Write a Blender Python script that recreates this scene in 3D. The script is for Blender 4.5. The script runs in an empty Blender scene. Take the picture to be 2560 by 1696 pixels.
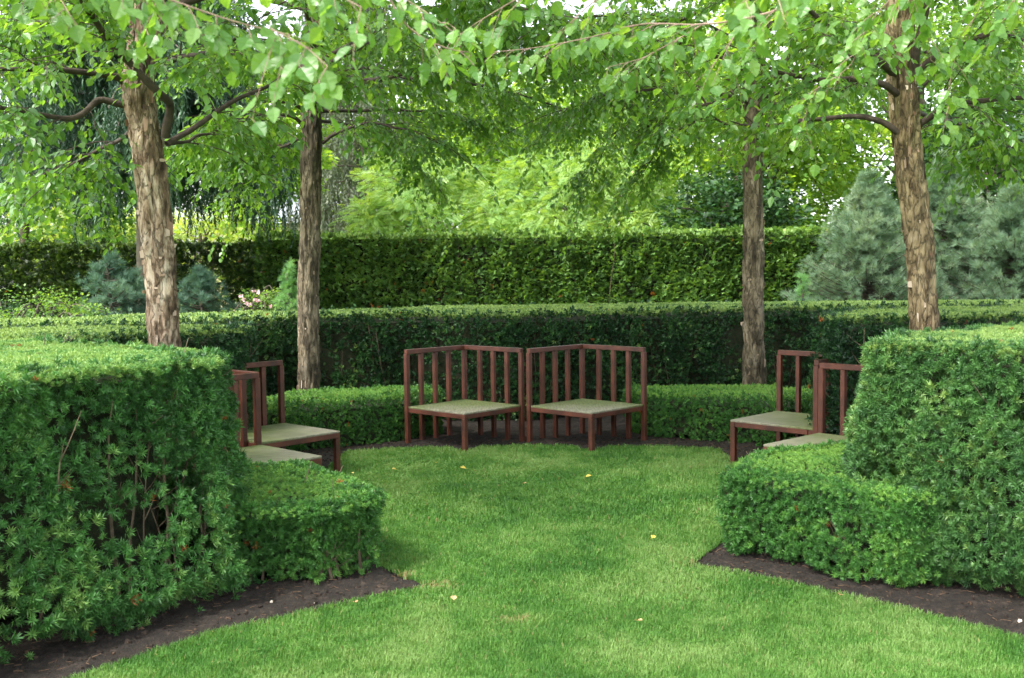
import bpy, math
import numpy as np
R=math.radians
rng=np.random.default_rng(11)
sc=bpy.context.scene
# ---------------------------------------------------------------- camera
CAMZ=1.7; PITCH=3.574; ROLL=-0.58; FPX=2603.35
cam=bpy.data.cameras.new('camera'); co=bpy.data.objects.new('camera',cam); sc.collection.objects.link(co)
cam.sensor_width=36; cam.lens=36*FPX/2560; cam.clip_end=600; cam.clip_start=.05
from mathutils import Matrix, Euler
co.matrix_world=Matrix.Translation((0,0,CAMZ))@Matrix.Rotation(R(90-PITCH),4,'X')@Matrix.Rotation(R(ROLL),4,'Z')
cam.dof.use_dof=True; cam.dof.focus_distance=8.0; cam.dof.aperture_fstop=5.0
sc.camera=co
# ---------------------------------------------------------------- light
SUN_EL,SUN_AZ=52.0,-128.0          # azimuth measured from +Y, negative = to the left
w=bpy.data.worlds.new("World"); sc.world=w; w.use_nodes=True
nt=w.node_tree; bg=nt.nodes['Background']
sky=nt.nodes.new('ShaderNodeTexSky'); sky.sky_type='NISHITA'; sky.sun_disc=False
sky.sun_elevation=R(SUN_EL); sky.sun_rotation=R(SUN_AZ); sky.dust_density=3.0; sky.air_density=1.0
hs=nt.nodes.new('ShaderNodeHueSaturation'); hs.inputs['Saturation'].default_value=.35; hs.inputs['Value'].default_value=1.25
nt.links.new(sky.outputs[0],hs.inputs['Color']); nt.links.new(hs.outputs[0],bg.inputs[0]); bg.inputs[1].default_value=.15
sl=bpy.data.lights.new('sun','SUN'); sl.energy=1.5; sl.angle=R(12); sl.color=(1,.97,.9)
so=bpy.data.objects.new('sun',sl); sc.collection.objects.link(so)
az=R(SUN_AZ); el=R(SUN_EL)
sd=np.array([math.sin(az)*math.cos(el),math.cos(az)*math.cos(el),math.sin(el)])
from mathutils import Vector
so.rotation_euler=Vector(sd).to_track_quat('Z','Y').to_euler()
sc.view_settings.view_transform='Standard'; sc.view_settings.look='None'; sc.view_settings.gamma=1
sc.view_settings.exposure=2.1
sc.cycles.use_denoising=True; sc.cycles.max_bounces=10; sc.cycles.diffuse_bounces=5; sc.cycles.transmission_bounces=5; sc.cycles.glossy_bounces=2
sc.cycles.caustics_reflective=False; sc.cycles.caustics_refractive=False
# ---------------------------------------------------------------- helpers
def ray(u,v):        # u,v measured on a 2367 px wide copy of the photograph
    a=u*1.0815-1280; b=-(v*1.0815-848); c,s=math.cos(R(ROLL)),math.sin(R(ROLL))
    X=(a*c+b*s)/FPX; U=(-a*s+b*c)/FPX; p=R(PITCH)
    return np.array([X,math.cos(p)+U*math.sin(p),-math.sin(p)+U*math.cos(p)])
def at(u,v,y): d=ray(u,v); return d*y/d[1]+np.array([0,0,CAMZ])
def link(o): sc.collection.objects.link(o); return o
def tag(o,label=None,cat=None,group=None,kind=None):
    for k,v in (('label',label),('category',cat),('group',group),('kind',kind)):
        if v: o[k]=v
    return o
def empty(name,loc,label,cat,group=None,rz=0):
    o=bpy.data.objects.new(name,None); o.location=loc; o.rotation_euler=(0,0,rz); o.empty_display_size=.2; link(o)
    return tag(o,label,cat,group)
class MB:
    """collects vertices and faces of several sizes and builds one mesh"""
    def __init__(s): s.v=[];s.f=[];s.t=[];s.n=0
    def add(s,v,faces,tint=None):
        v=np.asarray(v,float).reshape(-1,3)
        for f in (faces if isinstance(faces,list) else [faces]): s.f.append(np.asarray(f,np.int64)+s.n)
        s.v.append(v); s.n+=len(v)
        s.t.append(np.zeros(len(v)) if tint is None else np.broadcast_to(tint,(len(v),)).astype(float))
    def build(s,name,mat,parent=None,smooth=False):
        me=bpy.data.meshes.new(name); V=np.concatenate(s.v) if s.v else np.zeros((0,3))
        if parent is not None: V=V-np.array(parent.location)
        me.vertices.add(len(V)); me.vertices.foreach_set('co',V.astype(np.float32).ravel())
        cnt=np.concatenate([np.full(len(f),f.shape[1]) for f in s.f]); li=np.concatenate([f.ravel() for f in s.f])
        me.loops.add(len(li)); me.loops.foreach_set('vertex_index',li.astype(np.int32))
        me.polygons.add(len(cnt)); st=np.concatenate([[0],np.cumsum(cnt)[:-1]])
        me.polygons.foreach_set('loop_start',st.astype(np.int32)); me.polygons.foreach_set('loop_total',cnt.astype(np.int32))
        me.polygons.foreach_set('use_smooth',np.full(len(cnt),smooth,bool))
        a=me.attributes.new('tint','FLOAT','POINT'); a.data.foreach_set('value',np.concatenate(s.t).astype(np.float32))
        me.update(calc_edges=True); me.materials.append(mat)
        o=bpy.data.objects.new(name,me); link(o)
        if parent is not None: o.parent=parent
        return o
def unit(a): return a/np.maximum(np.linalg.norm(a,axis=-1,keepdims=True),1e-9)
def frames(d,n):
    """columns: side, dir, normal"""
    d=unit(d); x=unit(np.cross(d,n)); n=np.cross(x,d); return np.stack([x,d,n],-1)
def scatter(mb,tv,tf,pos,d,n,size,tint):
    """copies template (verts tv, faces tf) to every position"""
    N=len(pos); 
    if N==0: return
    M=frames(d,n)*np.asarray(size).reshape(-1,1,1)
    V=np.einsum('nij,kj->nki',M,tv)+pos[:,None,:]
    K=len(tv); off=(np.arange(N)*K)[:,None,None]
    F=[(np.asarray(f)[None]+off).reshape(-1,np.asarray(f).shape[1]) for f in (tf if isinstance(tf,list) else [tf])]
    mb.add(V.reshape(-1,3),F,np.repeat(tint,K))
def tubes(mb,P,Rr,s=5,tint=0.):
    """P (N,K,3) centre lines, Rr (N,K) radii"""
    P=np.asarray(P,float); Rr=np.broadcast_to(Rr,P.shape[:2]); N,K=P.shape[:2]
    T=unit(np.gradient(P,axis=1)); ref=np.where(np.abs(T[...,2:3])>.9,np.array([1.,0,0]),np.array([0,0,1.]))
    A=unit(np.cross(T,ref)); B=np.cross(T,A); an=np.arange(s)/s*2*np.pi
    V=P[:,:,None]+Rr[:,:,None,None]*(A[:,:,None]*np.cos(an)[:,None]+B[:,:,None]*np.sin(an)[:,None])
    i=np.arange(K-1)[:,None]*s; j=np.arange(s)[None]; j2=(j+1)%s
    q=np.stack([i+j,i+j2,i+s+j2,i+s+j],-1).reshape(-1,4)
    mb.add(V.reshape(-1,3),(q[None]+(np.arange(N)*K*s)[:,None,None]).reshape(-1,4),tint)
def hsh(i,j,k,seed):
    h=(i*374761393+j*668265263+k*2147483647+seed*974634777)&0xffffffff
    h=((h^(h>>13))*1274126177)&0xffffffff; return ((h^(h>>16))&0xffff)/65535.
def vnoise(p,seed=0):
    p=np.asarray(p,float); i=np.floor(p).astype(np.int64); f=p-i; f=f*f*(3-2*f); r=0
    for a in (0,1):
        for b in (0,1):
            for c in (0,1):
                wgt=(f[...,0] if a else 1-f[...,0])*(f[...,1] if b else 1-f[...,1])*(f[...,2] if c else 1-f[...,2])
                r=r+wgt*hsh(i[...,0]+a,i[...,1]+b,i[...,2]+c,seed)
    return r
def fbm(p,seed=0,o=3):
    r=0;a=.5;t=0
    for k in range(o): r=r+a*vnoise(np.asarray(p)*2**k,seed+k);t+=a;a*=.5
    return r/t
def inpoly(p,poly):
    x,y=p[:,0],p[:,1]; c=np.zeros(len(p),bool); n=len(poly)
    for i in range(n):
        x1,y1=poly[i];x2,y2=poly[(i+1)%n]
        if y1==y2: continue
        m=((y1>y)!=(y2>y))&(x<(x2-x1)*(y-y1)/(y2-y1)+x1); c^=m
    return c
def polydist(p,poly,closed=True):
    d=np.full(len(p),1e9); n=len(poly)
    for i in range(n if closed else n-1):
        a=np.array(poly[i]);b=np.array(poly[(i+1)%n]); ab=b-a
        t=np.clip(((p-a)@ab)/max(ab@ab,1e-12),0,1); d=np.minimum(d,np.linalg.norm(p-(a+t[:,None]*ab),axis=1))
    return d
# ---------------------------------------------------------------- materials
def newmat(name):
    m=bpy.data.materials.new(name); m.use_nodes=True; n=m.node_tree.nodes; n.clear(); return m,n,m.node_tree.links
def ramp(n,stops,interp='LINEAR'):
    r=n.new('ShaderNodeValToRGB'); r.color_ramp.interpolation=interp; e=r.color_ramp.elements
    e[0].position,e[0].color=stops[0][0],(*stops[0][1],1); e[1].position,e[1].color=stops[-1][0],(*stops[-1][1],1)
    for p,c in stops[1:-1]:
        x=e.new(p); x.color=(*c,1)
    return r
BROWN=(.32,.11,.03)
def leafmat(name,a,b,c,trans=.35,tcol=1.6,rough=.45,spec=.4,brown=BROWN):
    m,n,l=newmat(name); at_=n.new('ShaderNodeAttribute'); at_.attribute_name='tint'
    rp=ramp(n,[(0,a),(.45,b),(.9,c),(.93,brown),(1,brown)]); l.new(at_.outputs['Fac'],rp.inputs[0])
    p=n.new('ShaderNodeBsdfPrincipled'); p.inputs['Roughness'].default_value=rough; p.inputs['Specular IOR Level'].default_value=spec
    l.new(rp.outputs[0],p.inputs['Base Color'])
    out=n.new('ShaderNodeOutputMaterial')
    t=n.new('ShaderNodeBsdfTranslucent'); mx=n.new('ShaderNodeMixShader'); mx.inputs[0].default_value=trans
    mu=n.new('ShaderNodeMix'); mu.data_type='RGBA'; mu.blend_type='MULTIPLY'; mu.inputs[0].default_value=1
    l.new(rp.outputs[0],mu.inputs[6]); mu.inputs[7].default_value=(tcol*1.25,tcol*1.1,tcol*.35,1); l.new(mu.outputs[2],t.inputs[0])
    l.new(p.outputs[0],mx.inputs[1]); l.new(t.outputs[0],mx.inputs[2]); l.new(mx.outputs[0],out.inputs[0]); return m
def surfmat(name,stops,scale=8,rough=.7,bump=.3,detail=8,spec=.3,dist=0.,stretch=(1,1,1),noise2=None):
    m,n,l=newmat(name); tc=n.new('ShaderNodeTexCoord'); mp=n.new('ShaderNodeMapping'); mp.inputs['Scale'].default_value=stretch
    l.new(tc.outputs['Object'],mp.inputs[0])
    nz=n.new('ShaderNodeTexNoise'); nz.inputs['Scale'].default_value=scale; nz.inputs['Detail'].default_value=detail; nz.inputs['Roughness'].default_value=.62; nz.inputs['Distortion'].default_value=dist
    l.new(mp.outputs[0],nz.inputs[0]); rp=ramp(n,stops); l.new(nz.outputs[0],rp.inputs[0])
    p=n.new('ShaderNodeBsdfPrincipled'); p.inputs['Roughness'].default_value=rough; p.inputs['Specular IOR Level'].default_value=spec
    l.new(rp.outputs[0],p.inputs['Base Color'])
    b=n.new('ShaderNodeBump'); b.inputs['Strength'].default_value=bump; b.inputs['Distance'].default_value=.01
    n3=n.new('ShaderNodeTexNoise'); n3.inputs['Scale'].default_value=scale*4; n3.inputs['Detail'].default_value=6; l.new(mp.outputs[0],n3.inputs[0])
    l.new(n3.outputs[0],b.inputs['Height']); l.new(b.outputs[0],p.inputs['Normal'])
    out=n.new('ShaderNodeOutputMaterial'); l.new(p.outputs[0],out.inputs[0]); return m
M={}
M['yew_near']=leafmat('yew_needles',(.026,.085,.022),(.075,.215,.050),(.24,.38,.10),.22,1.0)
M['yew_right']=leafmat('yew_needles_olive',(.030,.090,.026),(.080,.195,.050),(.25,.37,.10),.22,1.0)
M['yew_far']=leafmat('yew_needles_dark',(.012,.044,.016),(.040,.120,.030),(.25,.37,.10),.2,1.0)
M['low_hedge']=leafmat('low_yew_needles',(.028,.095,.022),(.075,.215,.042),(.20,.38,.07),.22,1.1)
M['thuja']=leafmat('cedar_sprays',(.035,.085,.022),(.13,.26,.065),(.30,.46,.14),.35,1.3)
M['thuja_shaded']=leafmat('cedar_sprays_shaded',(.016,.035,.012),(.04,.08,.02),(.12,.20,.05),.3,1.2)  # cedar colours darkened, shade of the overhanging trees put into the foliage
M['birch']=leafmat('birch_leaves',(.058,.145,.036),(.105,.235,.052),(.19,.33,.08),.5,1.5,.34,.6)
M['twig']=surfmat('twig_bark',[(.3,(.03,.022,.018)),(.7,(.085,.06,.045))],20,.8,.2)
M['pale_twig']=surfmat('pale_twig_bark',[(.3,(.18,.12,.09)),(.7,(.32,.22,.17))],20,.7,.2)
M['stem']=surfmat('yew_stem_bark',[(.3,(.06,.045,.03)),(.7,(.17,.13,.085))],30,.85,.3)
M['core']=surfmat('hedge_core_dark',[(.35,(.010,.014,.006)),(.65,(.035,.040,.018))],22,.95,.8)  # near-black tone stands in for the darkness inside the hedges
M['soil']=surfmat('dark_soil',[(.3,(.010,.008,.006)),(.55,(.024,.018,.014)),(.75,(.065,.048,.036))],26,.95,1.0)
M['lawn']=surfmat('lawn_thatch',[(.3,(.035,.085,.015)),(.7,(.08,.17,.03))],9,.95,.5)
M['meadow']=surfmat('meadow_ground',[(.3,(.09,.17,.03)),(.7,(.22,.30,.07))],.6,.95,.3)
# grass blades
M['grass']=leafmat('grass_blades',(.052,.158,.024),(.102,.240,.040),(.205,.33,.095),.3,1.2,.5,.35,brown=(.33,.27,.13))
def rust_metal():
    m=surfmat('red_brown_painted_steel',[(.3,(.036,.014,.008)),(.5,(.080,.024,.013)),(.7,(.125,.040,.022))],5,.5,.15,spec=.45)
    return m
M['steel']=rust_metal()
def seat_mat():
    m,n,l=newmat('mossy_weathered_wood'); tc=n.new('ShaderNodeTexCoord')
    nz=n.new('ShaderNodeTexNoise'); nz.inputs['Scale'].default_value=2.6; nz.inputs['Detail'].default_value=5; l.new(tc.outputs['Object'],nz.inputs[0])
    # moss thickest towards the inner corner (x = -0.58 in object space)
    sp=n.new('ShaderNodeSeparateXYZ'); l.new(tc.outputs['Object'],sp.inputs[0])
    mr=n.new('ShaderNodeMapRange'); mr.inputs[1].default_value=.45; mr.inputs[2].default_value=-.35; l.new(sp.outputs[0],mr.inputs[0])
    ad=n.new('ShaderNodeMath'); ad.operation='MULTIPLY_ADD'; ad.inputs[1].default_value=1.1; l.new(nz.outputs[0],ad.inputs[0])
    sb=n.new('ShaderNodeMath'); sb.operation='SUBTRACT'; sb.inputs[1].default_value=.5; l.new(mr.outputs[0],sb.inputs[0]); l.new(sb.outputs[0],ad.inputs[2])
    fine=n.new('ShaderNodeTexNoise'); fine.inputs['Scale'].default_value=60; fine.inputs['Detail'].default_value=6
    mp=n.new('ShaderNodeMapping'); mp.inputs['Rotation'].default_value=(0,0,R(45)); mp.inputs['Scale'].default_value=(.12,1,1); l.new(tc.outputs['Object'],mp.inputs[0]); l.new(mp.outputs[0],fine.inputs[0])
    w_=ramp(n,[(.3,(.125,.115,.075)),(.7,(.27,.255,.18))]); l.new(fine.outputs[0],w_.inputs[0])
    g_=ramp(n,[(.3,(.065,.085,.02)),(.7,(.135,.165,.045))]); l.new(fine.outputs[0],g_.inputs[0])
    mx=n.new('ShaderNodeMix'); mx.data_type='RGBA'; fr=n.new('ShaderNodeMapRange'); fr.inputs[1].default_value=.15; fr.inputs[2].default_value=.75
    l.new(ad.outputs[0],fr.inputs[0]); l.new(fr.outputs[0],mx.inputs[0]); l.new(w_.outputs[0],mx.inputs[6]); l.new(g_.outputs[0],mx.inputs[7])
    p=n.new('ShaderNodeBsdfPrincipled'); p.inputs['Roughness'].default_value=.75; l.new(mx.outputs[2],p.inputs['Base Color'])
    b=n.new('ShaderNodeBump'); b.inputs['Strength'].default_value=.4; b.inputs['Distance'].default_value=.004; l.new(fine.outputs[0],b.inputs['Height']); l.new(b.outputs[0],p.inputs['Normal'])
    o=n.new('ShaderNodeOutputMaterial'); l.new(p.outputs[0],o.inputs[0]); return m
M['seat']=seat_mat()
def barkmat(name,dark,mid,light,pale,sc_=9,stretch=.45,flake=.5):
    m,n,l=newmat(name); tc=n.new('ShaderNodeTexCoord'); mp=n.new('ShaderNodeMapping'); mp.inputs['Scale'].default_value=(1,1,stretch*.75); l.new(tc.outputs['Object'],mp.inputs[0])
    nz=n.new('ShaderNodeTexNoise'); nz.inputs['Scale'].default_value=sc_; nz.inputs['Detail'].default_value=10; nz.inputs['Roughness'].default_value=.75; nz.inputs['Distortion'].default_value=.5; l.new(mp.outputs[0],nz.inputs[0])
    rp=ramp(n,[(.34,dark),(.45,mid),(.55,light),(.68,pale)]); l.new(nz.outputs[0],rp.inputs[0])
    fz=n.new('ShaderNodeTexNoise'); fz.inputs['Scale'].default_value=sc_*2.4; fz.inputs['Detail'].default_value=5; fz.inputs['Distortion'].default_value=.35; l.new(mp.outputs[0],fz.inputs[0])
    s1=n.new('ShaderNodeMath'); s1.operation='SUBTRACT'; s1.inputs[1].default_value=.5; l.new(fz.outputs[0],s1.inputs[0])
    s2=n.new('ShaderNodeMath'); s2.operation='ABSOLUTE'; l.new(s1.outputs[0],s2.inputs[0])
    ed=n.new('ShaderNodeMapRange'); ed.inputs[1].default_value=.0; ed.inputs[2].default_value=.05; ed.inputs[3].default_value=.25; l.new(s2.outputs[0],ed.inputs[0])
    big=n.new('ShaderNodeTexNoise'); big.inputs['Scale'].default_value=2.2; big.inputs['Detail'].default_value=3; l.new(tc.outputs['Object'],big.inputs[0])
    br=n.new('ShaderNodeMapRange'); br.inputs[1].default_value=.35; br.inputs[2].default_value=.65; br.inputs[3].default_value=.5; br.inputs[4].default_value=1.25; l.new(big.outputs[0],br.inputs[0])
    hs_=n.new('ShaderNodeHueSaturation'); l.new(rp.outputs[0],hs_.inputs['Color']); l.new(br.outputs[0],hs_.inputs['Value'])
    kn=n.new('ShaderNodeTexNoise'); kn.inputs['Scale'].default_value=5; kn.inputs['Detail'].default_value=2; kn.inputs['Distortion'].default_value=.5; l.new(tc.outputs['Object'],kn.inputs[0])
    kr=n.new('ShaderNodeMapRange'); kr.inputs[1].default_value=.62; kr.inputs[2].default_value=.70; kr.inputs[3].default_value=1; kr.inputs[4].default_value=.3; l.new(kn.outputs[0],kr.inputs[0])
    km=n.new('ShaderNodeMath'); km.operation='MULTIPLY'; l.new(ed.outputs[0],km.inputs[0]); l.new(kr.outputs[0],km.inputs[1])
    ml=n.new('ShaderNodeMix'); ml.data_type='RGBA'; l.new(km.outputs[0],ml.inputs[0]); ml.inputs[6].default_value=(*dark,1); l.new(hs_.outputs[0],ml.inputs[7])
    p=n.new('ShaderNodeBsdfPrincipled'); p.inputs['Roughness'].default_value=.85; p.inputs['Specular IOR Level'].default_value=.2; l.new(ml.outputs[2],p.inputs['Base Color'])
    hh=n.new('ShaderNodeMath'); hh.operation='MULTIPLY_ADD'; hh.inputs[1].default_value=.6; l.new(ed.outputs[0],hh.inputs[0]); l.new(nz.outputs[0],hh.inputs[2])
    b=n.new('ShaderNodeBump'); b.inputs['Strength'].default_value=.9; b.inputs['Distance'].default_value=.012; l.new(hh.outputs[0],b.inputs['Height']); l.new(b.outputs[0],p.inputs['Normal'])
    o=n.new('ShaderNodeOutputMaterial'); l.new(p.outputs[0],o.inputs[0]); return m
M['bark_pale']=barkmat('peeling_birch_bark',(.035,.024,.016),(.16,.105,.065),(.39,.30,.21),(.66,.57,.46),8,.5)
M['bark_gold']=barkmat('rough_birch_bark',(.026,.020,.012),(.105,.074,.040),(.25,.19,.105),(.40,.32,.21),9,.45)
M['bark_grey']=barkmat('grey_brown_birch_bark',(.025,.021,.015),(.085,.067,.042),(.21,.17,.11),(.38,.33,.25),10,.35)
M['flake']=leafmat('bark_flakes',(.13,.07,.045),(.30,.21,.145),(.50,.41,.32),.06,.8,.85,.15,brown=(.1,.06,.04))
M['limb']=surfmat('branch_bark',[(.3,(.030,.022,.018)),(.6,(.075,.055,.042)),(.8,(.14,.11,.09))],14,.8,.5)
M['trunk_far']=surfmat('far_trunk_bark',[(.3,(.04,.035,.025)),(.7,(.12,.10,.075))],5,.9,.5)
# ---------------------------------------------------------------- leaf and sprig templates
LEAF_V=np.array([(0,0,0),(0,1,-.04),(-.30,.26,.07),(-.27,.58,.05),(.27,.58,.05),(.30,.26,.07),(0,.4,0)])
LEAF_F=[np.array([(0,6,3,2),(6,1,3,3)])[:1],np.array([(6,1,3)]),np.array([(0,5,4,6)]),np.array([(6,4,1)])]
def bigleaf():
    ys=np.array([0,.1,.22,.34,.46,.58,.70,.82,.92,1.0]); ww=np.array([0,.20,.345,.385,.37,.32,.245,.155,.07,0])
    V=[(0,y,-.03*math.sin(y*3)) for y in ys]
    k=len(ys); F=[];T=[]
    for sgn in (-1,1):
        b=len(V)
        for i in range(1,k-1):
            j=.03 if i%2 else -.012
            V.append((sgn*(ww[i]+j),ys[i]+.02,.10*ww[i]/.38+ .02*math.sin(i*2.1)))
        for i in range(1,k-2): F.append((i,i+1,b+i,b+i-1) if sgn<0 else (i,b+i-1,b+i,i+1))
        T.append((0,1,b)); T.append((k-2,k-1,b+k-3))
    return np.array(V),[np.array(F),np.array(T)]
BIG_V,BIG_F=bigleaf()
def sprig(nn,L,wid,spread=.9,length=1.0,flat=False,seed=0,curl=.0):
    r=np.random.default_rng(seed); V=[];F=[]
    for i in range(nn):
        t=length*(.12+.88*i/(nn-1)) ; a=i*2.4+r.uniform(-.3,.3)
        if flat: a=(0 if i%2 else np.pi)+r.uniform(-.35,.35)
        e=spread*(1-.35*i/nn)+r.uniform(-.15,.15)
        d=np.array([math.cos(a)*math.sin(e),math.cos(e),math.sin(a)*math.sin(e)]); s=unit(np.cross(d,[r.normal(),r.normal(),r.normal()]))
        base=np.array([0,t,0]); l=L*r.uniform(.8,1.15)*(1-.25*i/nn); b=len(V)
        V+= [base-s*wid/2, base+d*l*.55+s*wid*.1-s*wid*.7, base+d*l, base+s*wid/2+d*l*.3]
        F.append((b,b+1,b+2)); F.append((b,b+2,b+3))
    return np.array(V),np.array(F)
def spray(seed,n=7):   # flat fan of scale leaves
    r=np.random.default_rng(seed); V=[];F=[]
    for i in range(n):
        t=.1+.8*i/n; sg=1 if i%2 else -1; a=sg*(.75-.5*i/n)+r.uniform(-.1,.1); l=.55*(1-.5*abs(i/n-.35))
        d=np.array([math.sin(a),math.cos(a),r.uniform(-.25,.1)]); s=np.array([d[1],-d[0],0]); b=len(V); base=np.array([0,t*.7,0]); wd=.09
        V+=[base-s*wd*.5,base+d*l*.6-s*wd,base+d*l,base+d*l*.6+s*wd]; F.append((b,b+1,b+2,b+3))
    return np.array(V),np.array(F)
SPR_NEAR=[sprig(24,.60,.085,1.15,.5,seed=i) for i in range(4)]
SPR_MID=[sprig(12,.55,.15,1.0,.7,seed=10+i) for i in range(4)]
SPR_FAR=[sprig(7,.6,.24,.95,.6,seed=20+i) for i in range(4)]
SPR_CEDAR=[spray(i) for i in range(4)]
PINE=[sprig(26,1.0,.035,.9,.25,seed=30+i) for i in range(3)]
# ---------------------------------------------------------------- ground
LAWN=[(-5.5,.2),(-4.2,1.6),(-3.0,3.15),(-1.98,4.22),(-1.47,4.83),(-.95,5.25),(-.50,5.57),(-.60,5.74),(-.75,5.94),(-1.08,6.5),(-1.38,7.2),(-1.56,8.2),(-1.66,9.2),(-1.58,9.98),
      (-1.1,10.08),(-.62,10.10),(-.52,9.92),(-.40,9.96),(-.3,10.12),(.1,10.2),(.55,10.14),(.68,9.95),(.82,9.92),(.95,10.10),(1.4,10.05),(1.95,9.85),
      (1.98,9.0),(1.93,8.4),(1.72,7.4),(1.35,6.5),(1.03,5.93),(1.37,5.70),(1.76,5.32),(2.07,5.0),(2.35,4.66),(3.4,3.4),(4.8,1.7),(6,.2)]
LAWN=[(x+.02*math.sin(i*2.3),y+.02*math.cos(i*3.1)) for i,(x,y) in enumerate(LAWN)]
def gridmesh(x0,x1,y0,y1,st,fz):
    xs=np.arange(x0,x1+st/2,st); ys=np.arange(y0,y1+st/2,st); X,Y=np.meshgrid(xs,ys); P=np.stack([X.ravel(),Y.ravel()],1); Z=fz(P)
    nx=len(xs); i=(np.arange(len(ys)-1)[:,None]*nx+np.arange(nx-1)[None]).ravel()
    return np.column_stack([P,Z]),np.stack([i,i+1,i+1+nx,i+nx],1),P
mb=MB(); V,F,_=gridmesh(-160,160,-60,200,20,lambda P:np.full(len(P),-.06)); mb.add(V,F); g=mb.build('ground',M['meadow']); tag(g,kind='structure')
def soilz(P):
    n=fbm(np.column_stack([P*9,P[:,0]*0]),3,4)-.5; n2=fbm(np.column_stack([P*30,P[:,0]*0]),9,2)-.5
    z=.012+n*.05+n2*.022; ins=inpoly(P,LAWN); d=polydist(P,LAWN); z=np.where(ins,np.where(d<.05,-.012,-.035),z-.006*(d<.04)); return z
mb=MB(); V,F,_=gridmesh(-7,8,1.5,17.5,.035,soilz); mb.add(V,F); s_=mb.build('soil_bed',M['soil'],smooth=True); tag(s_,kind='structure')
mb=MB()
V,F,P=gridmesh(-5.4,5.8,.3,10.3,.05,lambda P:(fbm(np.column_stack([P*1.2,P[:,0]*0]),5,2)-.5)*.012)
ok=inpoly(P,LAWN); F=F[ok[F].all(1)]; mb.add(V,F); l_=mb.build('lawn',M['lawn'],smooth=True); tag(l_,kind='structure')
def grass():
    mb=MB()
    # straw patches
    patches=[(.0,5.0,.07,.04),(-.44,5.58,.12,.05),(1.12,5.97,.13,.05),(-.62,5.78,.07,.05)]
    for (y0,y1,dens,wd,h) in ((3.9,5.2,34000,.0027,.030),(5.2,7,21000,.0037,.031),(7,10.3,11000,.0060,.034)):
        N=int((y1-y0)*5.2*dens); p=np.column_stack([rng.uniform(-2.6,2.6,N),rng.uniform(y0,y1,N)])
        p=p[inpoly(p,LAWN)]; d=polydist(p,LAWN); N=len(p)
        k=fbm(np.column_stack([p*2.2,p[:,0]*0]),21,3); k2=fbm(np.column_stack([p*14,p[:,0]*0]),27,2)
        t=np.clip(.42+(k-.5)*1.3+(k2-.5)*.7+rng.normal(0,.16,N),0,.88)
        pr=np.zeros(N)
        for (px,py,rx,ry) in patches:
            q=((p[:,0]-px)/rx)**2+((p[:,1]-py)/ry)**2; pr=np.maximum(pr,np.exp(-q*1.0)*.85)
        br=rng.random(N)<pr*.8+.012; t=np.where(br,.97,t)
        keep=rng.random(N)>pr*.45; p,t,k2,d=p[keep],t[keep],k2[keep],d[keep]; N=len(p)
        hh=h*rng.uniform(.55,1.25,N)*(.75+.5*k2); hh*=np.where(d<.05,1.15,1)
        a=rng.uniform(0,2*np.pi,N); lean=rng.uniform(.1,.95,N); dr=np.column_stack([np.cos(a),np.sin(a)])
        sd_=np.column_stack([-dr[:,1],dr[:,0]])*wd*.5*rng.uniform(.7,1.3,(N,1))
        z0=(fbm(np.column_stack([p*1.2,p[:,0]*0]),5,2)-.5)*.012
        b0=np.column_stack([p-sd_,z0]); b1=np.column_stack([p+sd_,z0])
        m0=np.column_stack([p+dr*(hh*lean*.35)[:,None],z0+hh*.6]); tp=np.column_stack([p+dr*(hh*lean)[:,None],z0+hh*(1-.35*lean)])
        mm=np.column_stack([sd_*.8,np.zeros(N)])
        V=np.stack([b0,b1,m0+mm,tp,m0-mm],1); o=(np.arange(N)*5)[:,None]
        mb.add(V.reshape(-1,3),[o+np.array([0,1,2,4]),o+np.array([4,2,3])],np.repeat(t,5))
    o=mb.build('grass',M['grass']); tag(o,'short green mown grass blades covering the lawn','grass',kind='stuff')
grass()
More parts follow.
